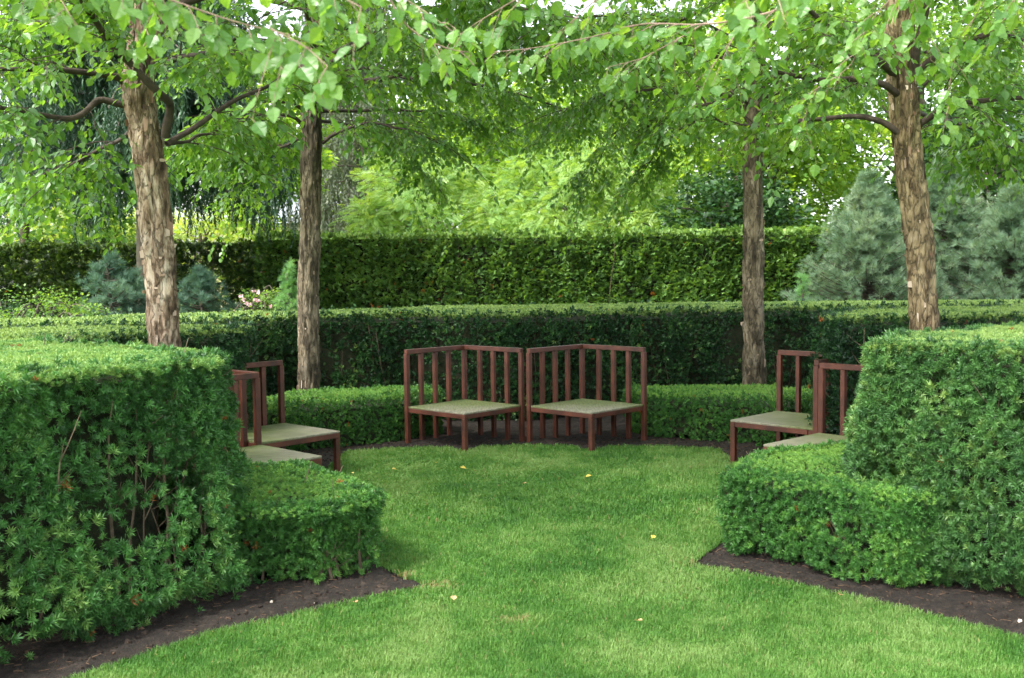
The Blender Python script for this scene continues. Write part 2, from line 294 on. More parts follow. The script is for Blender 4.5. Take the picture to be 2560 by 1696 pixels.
# ---------------------------------------------------------------- hedges
def inset(poly,ds):
    n=len(poly); out=[]
    P=[np.array(p,float) for p in poly]
    for i in range(n):
        a,b,c=P[i-1],P[i],P[(i+1)%n]; d1=unit(b-a); d2=unit(c-b); n1=np.array([-d1[1],d1[0]]); n2=np.array([-d2[1],d2[0]])
        A=np.array([n1,n2]); r=np.array([n1@b+ds[i-1],n2@b+ds[i]])
        if abs(np.linalg.det(A))<.15: out.append(b+n1*ds[i-1])
        else: out.append(np.linalg.solve(A,r))
    return out
def ccw(poly): return sum(poly[i-1][0]*poly[i][1]-poly[i][0]*poly[i-1][1] for i in range(len(poly)))>0
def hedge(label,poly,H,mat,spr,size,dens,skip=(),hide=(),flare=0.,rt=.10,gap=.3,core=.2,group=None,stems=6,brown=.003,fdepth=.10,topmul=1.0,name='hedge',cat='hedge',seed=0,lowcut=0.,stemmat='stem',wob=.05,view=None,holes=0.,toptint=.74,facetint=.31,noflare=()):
    if not ccw(poly): raise ValueError(label)
    n=len(poly); cx=np.mean(poly,0); root=empty(name,(cx[0],cx[1],0),label,cat,group)
    rr=np.random.default_rng(100+seed); mb=MB(); P=[];Dn=[];SZ=[]
    st=MB()
    for i in range(n):
        if i in skip: continue
        a=np.array(poly[i],float);b=np.array(poly[(i+1)%n],float); L=np.linalg.norm(b-a); t=(b-a)/L; nr=np.array([t[1],-t[0]])
        mul=.25 if i in hide else 1.
        N=int(L*H*dens*mul); u=rr.uniform(-.02,L+.02,N); z=H*(rr.random(N))
        p2=a+t*u[:,None]; q=np.column_stack([p2,z])
        big=fbm(q*np.array([1.6,1.6,1.2]),seed+5,3); fine=fbm(q*np.array([6,6,4]),seed+8,2)
        dep=-fdepth*(1-fine)*1.2+(big-.5)*wob*2-rr.exponential(.02,N)+(flare*(.45 if i in noflare else 1))*np.clip((H-z)/H,0,1)*np.clip(z/.18,.3,1)
        dt=H-z; dep-=np.where(dt<rt,rt-np.sqrt(np.maximum(rt**2-(rt-dt)**2,0)),0)
        e=np.minimum(u,L-u); 
        if i not in hide: dep-=np.where((e<.07),(.07-e)**2/.07*.6,0)
        g_=fbm(q*np.array([3.6,3.6,1.5]),seed+15,3)
        thr=gap*np.clip((H-z)/.25,0,1)*(1+.25*np.clip((.45-z/H),0,1))
        keep=(g_>thr)|(rr.random(N)<.13); keep&=z>(lowcut*(.5+vnoise(q*5,seed+3)))
        d3=np.column_stack([nr[0]+rr.normal(0,.55,N),nr[1]+rr.normal(0,.55,N),.55+rr.normal(0,.5,N)])
        d3[:,:2]+=t*rr.normal(0,.35,N)[:,None]
        pos=np.column_stack([p2+nr*dep[:,None],z])
        P.append(pos[keep]);Dn.append(unit(d3[keep]));SZ.append(size*rr.uniform(.7,1.25,keep.sum()))
        # inner layer, deeper shoots
        N2=int(N*.6); u=rr.uniform(0,L,N2); z=H*rr.random(N2)*.93; p2=a+t*u[:,None]-nr*(rr.uniform(.10,.24,N2)-flare*.6*np.clip((H-z)/H,0,1))[:,None]
        k2=fbm(np.column_stack([p2,z])*3,seed+40,2)>.42 if gap>.35 else np.ones(N2,bool)
        P.append(np.column_stack([p2,z])[k2]);Dn.append(unit(np.column_stack([nr[0]+rr.normal(0,.6,N2),nr[1]+rr.normal(0,.6,N2),.4+rr.normal(0,.5,N2)]))[k2]);SZ.append(size*rr.uniform(.7,1.1,k2.sum()))
        # stems
        ns=int(L*stems*mul)
        if ns>0:
            K=9; u=rr.uniform(0,L,ns); zz=np.linspace(-.03,1,K); dd=rr.uniform(.13,.24,ns)
            B=a+t*u[:,None]-nr*dd[:,None]; S=np.zeros((ns,K,3)); ln=rr.normal(0,.10 if H>1 else .04,(ns,2)); hh=rr.uniform(.6,.95,ns)*H
            S[:,:,:2]=B[:,None]+ln[:,None,:]*zz[None,:,None]; S[:,:,2]=hh[:,None]*zz
            S[:,:,:2]+=.025*(np.stack([vnoise(np.stack([S[:,:,2]*5,u[:,None]*9+0*S[:,:,2],dd[:,None]*50+0*S[:,:,2]],-1),1),vnoise(np.stack([S[:,:,2]*5,u[:,None]*9+0*S[:,:,2],dd[:,None]*50+0*S[:,:,2]],-1),2)],-1)-.5)*2
            tubes(st,S,(rr.uniform(.005,.013,ns)[:,None]*(1-.6*zz[None])),5)
            # side twigs reaching the face
            nt_=ns*5; idx=rr.integers(0,ns,nt_); kk=rr.integers(2,K,nt_); p0=S[idx,kk]; out=np.column_stack([nr[0]+rr.normal(0,.5,nt_),nr[1]+rr.normal(0,.5,nt_),rr.uniform(.2,1.2,nt_)])
            out=unit(out)*rr.uniform(.08,.24 if H>1 else .15,nt_)[:,None]; T=np.linspace(0,1,4)[None,:,None]
            tubes(st,p0[:,None]+out[:,None]*T+np.array([0,0,.04])*T**2,np.array([[.0035,.003,.0024,.0015]]),3)
    # top
    lo=np.min(poly,0);hi=np.max(poly,0); A=(hi-lo).prod(); N=int(A*dens*topmul); p=lo+(hi-lo)*rr.random((N,2)); p=p[inpoly(p,poly)]
    if view is not None: p=p[(p[:,0]>view[0])&(p[:,0]<view[1])&(p[:,1]<view[2])]
    N=len(p); open_=[(poly[i],poly[(i+1)%n]) for i in range(n) if i not in skip]
    d=np.full(N,1e9)
    for a,b in open_: d=np.minimum(d,polydist(p,[a,b],False))
    z=H-np.where(d<rt,rt-np.sqrt(np.maximum(rt**2-(rt-d)**2,0)),0)+(fbm(np.column_stack([p*3,p[:,0]*0]),seed+2,3)-.5)*.05-rr.exponential(.012,N)
    nr=np.column_stack([rr.normal(0,.5,N),rr.normal(0,.5,N),1+rr.normal(0,.2,N)])
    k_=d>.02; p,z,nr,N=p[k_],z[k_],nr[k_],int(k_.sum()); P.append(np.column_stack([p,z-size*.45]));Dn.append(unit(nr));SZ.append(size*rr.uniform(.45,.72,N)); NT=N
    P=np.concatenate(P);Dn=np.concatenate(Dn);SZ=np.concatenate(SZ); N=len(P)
    k=fbm(P*4,seed+50,2); base=np.full(N,facetint); base[N-NT:]=toptint; t=np.clip(base+(k-.5)*.65+rr.normal(0,.15,N),0,.88)  # darker face shoots carry canopy shade in colour; pale tops are clipped new growth
    kb=vnoise(P*3.1,seed+71)*vnoise(P*9,seed+72); t=np.where((kb>.80)&(rr.random(N)<.7)|(rr.random(N)<brown),.97,t)
    up=rr.normal(0,.6,(N,3))+np.array([0,0,1]); sel=rr.integers(0,len(spr),N)
    for j,(tv,tf) in enumerate(spr):
        m=sel==j; scatter(mb,tv,tf,P[m],Dn[m],up[m],SZ[m],t[m])
    mb.build('foliage',mat,root)
    if stems: tag(st.build('branches',M[stemmat],root),kind='stuff')
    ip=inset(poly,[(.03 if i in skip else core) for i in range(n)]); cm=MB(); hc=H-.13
    # opaque dark prism added inside the hedge to block light between the shoots
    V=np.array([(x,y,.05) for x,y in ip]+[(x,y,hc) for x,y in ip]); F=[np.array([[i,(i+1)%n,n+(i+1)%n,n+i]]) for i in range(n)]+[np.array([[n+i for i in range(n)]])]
    if holes==0: cm.add(V,F); cm.build('light_block_core',M['core'],root)
    return root
YEW='clipped yew hedges around the seating circle'
LOWG='low yew hedges around the lawn'
hedge('tall clipped yew hedge nearest the camera, bare stems showing through gaps in its face',
 [(-6,3.0),(-3.4,3.0),(-2.14,4.74),(-1.54,5.42),(-1.59,5.90),(-2.05,6.42),(-2.45,6.78),(-2.9,7.02),(-3.3,7.5),(-6,7.5)],1.28,M['yew_near'],SPR_NEAR,.064,1350,
 skip=(8,9),hide=(0,),noflare=(3,4),flare=.34,gap=.415,core=.42,stems=7,brown=.002,fdepth=.16,seed=1,lowcut=.05,group=YEW,view=(-4.2,0,9),wob=.15,topmul=2.6,rt=.06)
hedge('tall clipped yew hedge with dense leafy face rising beside the long low hedge',
 [(7,4),(7,8),(3.9,7.75),(2.95,7.02),(2.38,6.62),(2.00,5.88),(2.35,5.58),(2.72,5.2),(3.4,4.4),(5,2.8)],1.305,M['yew_right'],SPR_NEAR,.060,1750,
 skip=(0,),hide=(8,9,1),flare=.27,gap=.38,core=.26,stems=5,brown=.002,fdepth=.14,seed=2,lowcut=.03,group=YEW,view=(0,4.8,9),wob=.13,topmul=2.2,rt=.05)
hedge('tall dark yew hedge behind the pale peeling birch, ending at a bench back',
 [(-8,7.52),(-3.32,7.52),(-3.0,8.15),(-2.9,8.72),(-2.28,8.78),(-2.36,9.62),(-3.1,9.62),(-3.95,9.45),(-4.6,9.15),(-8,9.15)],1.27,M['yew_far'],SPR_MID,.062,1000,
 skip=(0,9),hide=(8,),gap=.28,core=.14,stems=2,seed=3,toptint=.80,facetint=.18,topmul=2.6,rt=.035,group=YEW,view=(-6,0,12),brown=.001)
hedge('tall dark yew hedge behind the golden brown birch, its square end above a bench',
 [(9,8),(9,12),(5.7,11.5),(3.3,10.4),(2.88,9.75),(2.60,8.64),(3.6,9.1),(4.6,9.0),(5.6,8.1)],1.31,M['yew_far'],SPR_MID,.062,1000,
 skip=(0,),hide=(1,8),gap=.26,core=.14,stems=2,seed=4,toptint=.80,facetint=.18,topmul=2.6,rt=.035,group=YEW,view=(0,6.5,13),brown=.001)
hedge('long dark curved yew hedge right behind the pair of centre benches',
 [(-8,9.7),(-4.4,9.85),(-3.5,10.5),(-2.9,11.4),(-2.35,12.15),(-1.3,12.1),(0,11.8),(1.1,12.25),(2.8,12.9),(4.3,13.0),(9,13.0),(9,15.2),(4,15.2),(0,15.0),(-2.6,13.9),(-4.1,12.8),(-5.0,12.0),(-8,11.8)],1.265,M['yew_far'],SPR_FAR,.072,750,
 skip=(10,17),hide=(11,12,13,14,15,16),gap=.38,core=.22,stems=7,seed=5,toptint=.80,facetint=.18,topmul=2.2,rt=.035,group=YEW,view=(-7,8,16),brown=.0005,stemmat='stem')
LT=[(-.66,5.90),(-.98,6.42),(-1.36,6.98),(-1.95,6.98),(-1.8,6.3),(-1.62,5.95),(-1.52,5.48),(-.98,5.50)]
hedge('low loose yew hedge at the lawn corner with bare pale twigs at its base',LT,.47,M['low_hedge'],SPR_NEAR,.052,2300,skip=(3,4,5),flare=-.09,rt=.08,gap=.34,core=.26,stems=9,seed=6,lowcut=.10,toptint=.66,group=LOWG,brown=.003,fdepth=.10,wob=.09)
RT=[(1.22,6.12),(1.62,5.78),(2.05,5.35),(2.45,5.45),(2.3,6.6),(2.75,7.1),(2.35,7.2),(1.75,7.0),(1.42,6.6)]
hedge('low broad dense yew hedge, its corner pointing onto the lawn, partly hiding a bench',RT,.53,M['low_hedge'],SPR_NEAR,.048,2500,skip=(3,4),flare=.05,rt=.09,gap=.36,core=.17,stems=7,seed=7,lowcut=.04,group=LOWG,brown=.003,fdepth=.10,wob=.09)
hedge('low clipped hedge at the foot of the slim grey brown birch',
 [(-2.12,9.72),(-1.78,10.12),(-1.14,10.46),(-.72,10.95),(-.85,11.35),(-2.05,11.28),(-2.45,10.95),(-2.55,10.3),(-2.5,9.85)],.50,M['low_hedge'],SPR_MID,.055,1500,gap=.26,core=.13,stems=4,seed=8,group=LOWG,rt=.08,hide=(4,5,6,7))
hedge('low clipped hedge at the foot of the slim dappled birch',
 [(1.15,10.95),(1.5,10.46),(2.1,10.22),(2.55,9.92),(2.95,10.02),(3.25,10.5),(3.1,11.0),(2.5,11.25),(1.3,11.3)],.49,M['low_hedge'],SPR_MID,.055,1500,gap=.25,core=.13,stems=4,seed=9,group=LOWG,rt=.08,hide=(4,5,6,7))
hedge('very tall flat topped cedar hedge running behind the whole garden',
 [(-4.75,19.2),(11.5,19.2),(11.5,21),(-4.75,21)],2.50,M['thuja'],SPR_CEDAR,.12,800,hide=(1,2,3),gap=.33,core=.22,stems=2,seed=10,fdepth=.16,rt=.10,brown=.004,name='cedar_hedge',topmul=.8,wob=.07)
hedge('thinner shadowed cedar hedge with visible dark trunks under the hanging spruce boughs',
 [(-12,19.0),(-4.8,19.2),(-4.8,20.2),(-12,20.0)],2.33,M['thuja_shaded'],SPR_CEDAR,.14,650,hide=(1,3),gap=.40,core=.3,stems=2,seed=11,fdepth=.2,rt=.08,brown=.003,name='cedar_hedge',topmul=.8,wob=.1,holes=1)
# ---------------------------------------------------------------- benches
def box(mb,c,sz,rz=0,bev=.003):
    c=np.array(c,float); hx,hy,hz=np.array(sz)/2; b=min(bev,hx*.4,hy*.4,hz*.4)
    V=[];
    for sx in (-1,1):
        for sy in (-1,1):
            for sz_ in (-1,1):
                V+=[(sx*(hx-b),sy*(hy-b),sz_*hz),(sx*(hx-b),sy*hy,sz_*(hz-b)),(sx*hx,sy*(hy-b),sz_*(hz-b))]
    V=np.array(V); ca,sa=math.cos(rz),math.sin(rz); V=np.column_stack([V[:,0]*ca-V[:,1]*sa,V[:,0]*sa+V[:,1]*ca,V[:,2]])+c
    def k(sx,sy,s,t): return (((sx>0)*2+(sy>0))*2+(s>0))*3+t
    Q=[[k(-1,-1,1,0),k(1,-1,1,0),k(1,1,1,0),k(-1,1,1,0)],[k(-1,1,-1,0),k(1,1,-1,0),k(1,-1,-1,0),k(-1,-1,-1,0)],
       [k(-1,-1,-1,1),k(1,-1,-1,1),k(1,-1,1,1),k(-1,-1,1,1)],[k(1,1,-1,1),k(-1,1,-1,1),k(-1,1,1,1),k(1,1,1,1)],
       [k(1,-1,-1,2),k(1,1,-1,2),k(1,1,1,2),k(1,-1,1,2)],[k(-1,1,-1,2),k(-1,-1,-1,2),k(-1,-1,1,2),k(-1,1,1,2)]]
    for s in (-1,1):
        for y in (-1,1): Q.append([k(-1,y,s,0),k(1,y,s,0),k(1,y,s,1),k(-1,y,s,1)])
        for x in (-1,1): Q.append([k(x,-1,s,0),k(x,1,s,0),k(x,1,s,2),k(x,-1,s,2)])
    for x in (-1,1):
        for y in (-1,1): Q.append([k(x,y,-1,1),k(x,y,1,1),k(x,y,1,2),k(x,y,-1,2)])
    T=[[k(x,y,s,0),k(x,y,s,1),k(x,y,s,2)] for x in (-1,1) for y in (-1,1) for s in (-1,1)]
    mb.add(V,[np.array(Q),np.array(T)])
def solid(name,boxes,mat,parent):
    mb=MB()
    for b in boxes: box(mb,*b)
    o=mb.build(name,mat,None)
    me=o.data
    import bmesh
    bm=bmesh.new(); bm.from_mesh(me); bmesh.ops.recalc_face_normals(bm,faces=bm.faces); bm.to_mesh(me); bm.free()
    o.parent=parent; return o
S_=.80; PH=.953; SH=.383; TK=.045
def bench_parts(root):
    # local frame: front corner on +X, inner (back) corner on -X
    r=S_/math.sqrt(2); ang=R(45)
    def C(i): a=-i*math.pi/2; return np.array([r*math.cos(a),r*math.sin(a)])
    Fc,Lc,Bc,Rc=C(0),C(1),C(2),C(3)
    solid('seat',[((0,0,SH-.009),(S_-.002,S_-.002,.018),ang,.004)],M['seat'],root)
    fr=[]
    for a,b in ((Fc,Lc),(Lc,Bc),(Bc,Rc),(Rc,Fc)):
        m=(a+b)/2; d=b-a; t=math.atan2(d[1],d[0]); nrm=unit(np.array([-m[0],-m[1]])); m=m+nrm*(TK/2-.001 if a is Lc or a is Bc else TK/2)
        fr.append(((m[0],m[1],SH-.018-.0215),(S_-.004-(0 if (a is Fc or a is Bc) else 2*TK+.004),TK,.043),t,.003))
    solid('seat_frame',fr,M['steel'],root)
    leg=unit(-Fc)*TK*.72; solid('leg',[((Fc[0]+leg[0],Fc[1]+leg[1],(SH-.063)/2-.02),(TK,TK,SH-.063+.04),ang,.003)],M['steel'],root)
    for a,b in ((Lc,Bc),(Rc,Bc)):
        d=b-a; t=math.atan2(d[1],d[0]); out=unit((a+b)/2)*(TK/2+.002); last=5 if a is Lc else 4
        for k in range(last):
            p=a+d*k/4*(1-.03)+d*.015+out
            if k==4: p=b+unit(b)*(TK*.72+.001)
            solid('back_post',[((p[0],p[1],(PH-TK)/2-.02),(TK,TK if k in(0,4) else TK*.86,PH-TK+.04),ang,.003)],M['steel'],root)
        m=(a+b)/2+out; ext=TK*1.0+.004; ln=S_+ext if a is Lc else S_-.002; mm=m+unit(d)*(ext/2 if a is Lc else 0.001)
        solid('top_rail',[((mm[0],mm[1],PH-TK/2+.001),(ln,TK,TK),t,.003)],M['steel'],root)
benches=[(-.483,10.404,-87.5,0,'steel and mossy wood corner bench facing the lawn, left one of the centre pair'),
 (.743,10.363,-89.5,0,'steel and mossy wood corner bench facing the lawn, right one of the centre pair'),
 (-2.051,8.865,3.0,-.015,'corner bench with the greenest seat, behind the bench the near hedge half hides'),
 (-1.977,7.615,2.0,-.01,'corner bench with its back hidden by the gappy tall hedge nearest the camera'),
 (2.489,9.159,180.5,.01,'corner bench by the right hedge whose whole front edge and front leg show'),
 (2.473,7.864,178.0,0,'corner bench mostly hidden behind the low hedge and right tall hedge')]
b0=None
for i,(x,y,a,dz,lab) in enumerate(benches):
    if b0 is None:
        b0=empty('corner_bench',(0,0,0),lab,'bench','corner benches in pairs around the lawn'); bench_parts(b0); o=b0
    else:
        o=b0.copy(); link(o)
        for ch in list(b0.children):
            c=ch.copy(); link(c); c.parent=o
        o['label']=lab
    o.location=(x,y,dz); o.rotation_euler=(0,0,R(a))
# ---------------------------------------------------------------- birches
def smooth_path(pts,n):
    pts=np.array(pts,float); d=np.r_[0,np.cumsum(np.linalg.norm(np.diff(pts,axis=0),axis=1))]; t=np.linspace(0,d[-1],n)
    # Catmull-Rom through the points
    m=np.gradient(pts,d,axis=0) if len(pts)>2 else np.repeat((pts[1:]-pts[:1])/d[-1],2,0)
    i=np.clip(np.searchsorted(d,t,side='right')-1,0,len(d)-2); h=(d[i+1]-d[i])[:,None]; s=((t-d[i])[:,None])/h
    return (2*s**3-3*s**2+1)*pts[i]+(s**3-2*s**2+s)*h*m[i]+(-2*s**3+3*s**2)*pts[i+1]+(s**3-s**2)*h*m[i+1]
def trunk_mesh(path,rad,mat,root,seed,amp=.018,fl=0,nz=300,ns=64,fsz=1.):
    P=smooth_path(path,nz); rr=np.interp(np.linspace(0,1,nz),np.linspace(0,1,len(rad)),rad)
    an=np.arange(ns)/ns*2*np.pi; A=np.stack([np.cos(an),np.sin(an),0*an],-1)
    Q=P[:,None]+A[None]*.12; low=fbm(Q*np.array([5,5,2.2]),seed,2)-.5; hi=fbm(Q*np.array([26,26,9]),seed+3,3)-.5; rid=np.abs(fbm(Q*np.array([22,22,5]),seed+9,2)-.5)
    V=P[:,None]+A[None]*(rr[:,None]*(1+.28*low)+amp*hi*2.2-amp*np.clip(.12-rid,0,.12)*9)[...,None]
    i=np.arange(nz-1)[:,None]*ns; j=np.arange(ns)[None]; j2=(j+1)%ns
    mb=MB(); mb.add(V.reshape(-1,3),np.stack([i+j,i+j2,i+ns+j2,i+ns+j],-1).reshape(-1,4)); mb.build('trunk',mat,root,smooth=True)
    if fl:
        fb=MB(); r=np.random.default_rng(seed); n=fl; k=r.integers(3,int(nz*.8),n); jj=r.integers(0,ns,n); base=V[k,jj]; nr=A[jj]; tn=np.stack([-nr[:,1],nr[:,0],0*nr[:,0]],-1)
        sx=r.choice([-1,1],n); w_=r.gamma(2.0,.010,n).clip(.004,.055)*fsz; l_=r.gamma(2.0,.018,n).clip(.008,.11)*fsz; cu=r.uniform(.15,.6,n)
        up=np.array([0,0,1.])
        def pt(a,b,c): return base+tn*(sx*a*w_)[:,None]+up*(b*l_)[:,None]+nr*(c*w_+.001)[:,None]
        V2=np.stack([pt(0,-.5,-.1),pt(0,.5,-.1),pt(.5,.42,.25*cu),pt(.5,-.5,.25*cu),pt(.85,.3,.9*cu),pt(.85,-.42,.9*cu)],1); o=(np.arange(n)*6)[:,None]
        V2=V2+r.normal(0,.0022,V2.shape); fb.add(V2.reshape(-1,3),np.concatenate([o+np.array([0,1,2,3]),o+np.array([3,2,4,5])]),np.repeat(r.beta(1.4,1.2,n)*.88,6)); tag(fb.build('peeling_bark',M['flake'],root),kind='stuff')
    return P
def foliate(limbs,root,seed,leaf=.07,sec=10.5,secL=(.35,.9),ter=8,leaves=6,droop=.35,big=False,start=.22,name='crown',twigmat='twig',mat='birch',pertwig=.04,terL=(.10,.26)):
    r=np.random.default_rng(seed); tw=MB(); lv=MB(); S0=[];SD=[];SL=[];
    for L in limbs:
        L=np.asarray(L); seg=np.linalg.norm(np.diff(L,axis=0),axis=1); tot=seg.sum(); d=np.r_[0,np.cumsum(seg)]
        n=max(3,int(tot*sec)); t=start*tot+(1-start)*tot*np.sort(r.random(n))**.8; T=np.gradient(L,axis=0)
        p=np.stack([np.interp(t,d,L[:,i]) for i in range(3)],-1); tg=unit(np.stack([np.interp(t,d,T[:,i]) for i in range(3)],-1))
        side=unit(np.cross(tg,[0,0,1.])); sg=np.where(np.arange(n)%2==0,1,-1)[:,None]; a=r.uniform(.5,1.15,n)[:,None]
        dd=tg*np.cos(a)+side*sg*np.sin(a)+np.array([0,0,1])*r.normal(.05,.28,n)[:,None]
        S0+=[p,L[-1:]];SD+=[unit(dd),unit(tg[-1:])]; SL+=[r.uniform(*secL,n)*(1.15-.5*t/tot),np.array([secL[1]*.8])]
    S0=np.concatenate(S0);SD=np.concatenate(SD);SL=np.concatenate(SL);N=len(S0); K=6; u=np.linspace(0,1,K)
    dr=droop*r.uniform(.5,1.5,N)
    def sp(u_): return S0[:,None]+SD[:,None]*(SL[:,None]*u_)[...,None]+np.array([0,0,-1.])*(dr*SL)[:,None,None]*(u_**2)[...,None]
    C=sp(np.broadcast_to(u,(N,K))); C[:,1:-1]+=r.normal(0,.008,C[:,1:-1].shape)
    tubes(tw,C,(.0055*(SL/.8))[:,None]*(1-.75*u)[None],4)
    # tertiary twigs
    ut=np.clip((np.arange(ter)+.8)/ter+r.uniform(-.05,.05,(N,ter)),.08,1); p=sp(ut); tg=unit(SD[:,None]+np.array([0,0,-2.])*(dr[:,None]*ut)[...,None])
    side=unit(np.cross(tg,np.array([0,0,1.])+r.normal(0,.25,tg.shape))); sg=np.where(np.arange(ter)%2==0,1,-1)[None,:,None]; a=r.uniform(.5,1.1,(N,ter,1))
    td=unit(tg*np.cos(a)+side*sg*np.sin(a)+r.normal(0,.22,tg.shape)+np.array([0,0,-.12])).reshape(-1,3); tp=p.reshape(-1,3); n3=len(tp); tl=r.uniform(*terL,n3)*(1.1-.35*ut.reshape(-1))
    K3=4; u3=np.linspace(0,1,K3); d3=r.uniform(.1,.6,n3)
    def tq(x): return tp[:,None]+td[:,None]*(tl[:,None]*x)[...,None]+np.array([0,0,-1.])*(d3*tl)[:,None,None]*(x**2)[...,None]
    tubes(tw,tq(np.broadcast_to(u3,(n3,K3))),np.array([[.0022,.0018,.0014,.0009]]),3)
    ul=np.clip((np.arange(leaves)+1)/leaves+r.uniform(-.06,.06,(n3,leaves)),.1,1); lp=tq(ul); tg=unit(td[:,None]+np.array([0,0,-2.])*(d3[:,None]*ul)[...,None])
    side=unit(np.cross(tg,np.array([0,0,1.]))); sg=np.where(np.arange(leaves)%2==0,1,-1)[None,:,None]; a=r.uniform(.35,1.15,(n3,leaves,1))
    ld=tg*np.cos(a)+side*sg*np.sin(a)+np.array([0,0,-1.])*r.uniform(.0,.75,(n3,leaves,1))+r.normal(0,.18,tg.shape)
    nn=np.array([0,0,1.])+r.normal(0,.45,ld.shape); m=r.random((n3,leaves))<.94
    lp,ld,nn=lp[m],unit(ld[m]),nn[m]; n=len(lp); sz=leaf*r.uniform(.6,1.2,n); lp=lp+ld*.010
    k=fbm(lp*1.5,seed+7,2); t=np.clip(.45+(k-.5)*.8+r.normal(0,.16,n),0,.88)
    if big: scatter(lv,BIG_V,BIG_F,lp,ld,nn,sz,t)
    else: scatter(lv,LEAF_V,LEAF_F,lp,ld,nn,sz,t)
    lv.build(name,M[mat],root); tw.build('twigs',M[twigmat],root); return n
def limb_obj(pts,r0,r1,root,seed=0,n=26,mat='limb'):
    P=smooth_path(pts,n); P[1:-1]+=(np.stack([vnoise(P*4,seed+i) for i in range(3)],-1)[1:-1]-.5)*.035
    mb=MB(); tubes(mb,P[None],np.linspace(r0,r1,n)[None]*(1+.15*(vnoise(P*13,seed)-.5))[None],9); mb.build('branch',M[mat],root,smooth=True); return P
def rand_limbs(P,r,z0,z1,n,length,avoid=None,az0=0.):
    out=[]; zt=P[:,2]
    for i in range(n):
        z=z0+(z1-z0)*(i+.5)/n; a=az0+i*2.39996+r.uniform(-.3,.3); L=length*(1-.75*((z-z0)/(z1-z0))**1.4)*r.uniform(.75,1.1)
        b=np.array([np.interp(z,zt,P[:,k]) for k in range(3)]); d=np.array([math.cos(a),math.sin(a),0]); t=np.linspace(0,1,9)[:,None]
        up=r.uniform(.25,.6); q=b+d*L*t+np.array([0,0,1])*L*(up*t-(up+r.uniform(-.05,.25))*.75*t**2)
        if avoid and avoid(a,z): continue
        out.append(q)
    return out
UV=lambda pts,ys: [at(u,v,y) for (u,v),y in zip(pts,ys)]
def birch(label,path,rad,mat,flakes,explicit,seed,z0=3.0,z1=8.6,nl=20,length=2.9,avoid=None,leaf=.07,**kw):
    root=empty('birch_tree',(path[0][0],path[0][1],0),label,'tree','birch trees planted in a grid')
    P=trunk_mesh(path,rad,mat,root,seed,fl=flakes)
    r=np.random.default_rng(seed+500); L=[]
    for i,(pts,a,b) in enumerate(explicit): L.append(limb_obj(pts,a,b,root,seed+i))
    for i,q in enumerate(rand_limbs(P,r,z0,z1,nl,length,avoid)): L.append(limb_obj(q,.030*(1.2-.6*i/nl),.005,root,seed+40+i,n=18))
    n=foliate(L,root,seed+900,leaf=leaf,**kw); return root
Y1=7.2
def tp(us,vs,y,top): 
    p=[at(u,v,y) for u,v in zip(us,vs)]; d=p[-1]-p[-2]; g=np.array([p[0][0],p[0][1]+.0,0.]); q=[g-np.array([0,0,.05])]+p
    q.append(np.array([p[-1][0]+d[0]*.6,y+.1,p[-1][2]+(top-p[-1][2])*.5])); q.append(np.array([p[-1][0]+d[0]*.9,y+.15,top])); return q
birch('stout birch with pale pinkish peeling bark rising behind the near left hedge',
 tp([379,376,368,358,342,330,350],[780,640,500,390,270,190,60],Y1,8.6),[.108,.103,.107,.110,.109,.104,.100,.085,.06,.015],M['bark_pale'],620,[
 (UV([(392,300),(404,222),(395,213),(330,140),(262,72),(222,8),(190,-60)],[7.12,7.0,6.95,6.8,6.6,6.4,6.2]),.030,.016),
 (UV([(395,318),(450,288),(520,240),(600,200),(680,170),(770,160)],[7.15,7.3,7.5,7.7,7.9,8.2]),.022,.008),
 (UV([(395,318),(440,312),(500,290),(560,262)],[7.2,7.5,8.0,8.4]),.014,.006),
 (UV([(312,180),(285,160),(240,155),(150,143),(40,138),(-80,140)],[7.2,7.1,7.0,6.8,6.6,6.4]),.026,.010),
 (UV([(318,230),(280,222),(240,216),(212,235),(190,252),(100,241),(0,228),(-90,215)],[7.2,7.15,7.1,7.0,6.9,6.7,6.5,6.4]),.024,.010),
 (UV([(340,260),(300,290),(230,330),(150,370),(60,400)],[7.3,7.7,8.1,8.5,8.8]),.020,.006),
 (UV([(350,150),(430,120),(520,100),(600,40)],[7.2,7.0,6.7,6.4]),.024,.008),
 ],31,z0=3.4,nl=28,length=3.0)
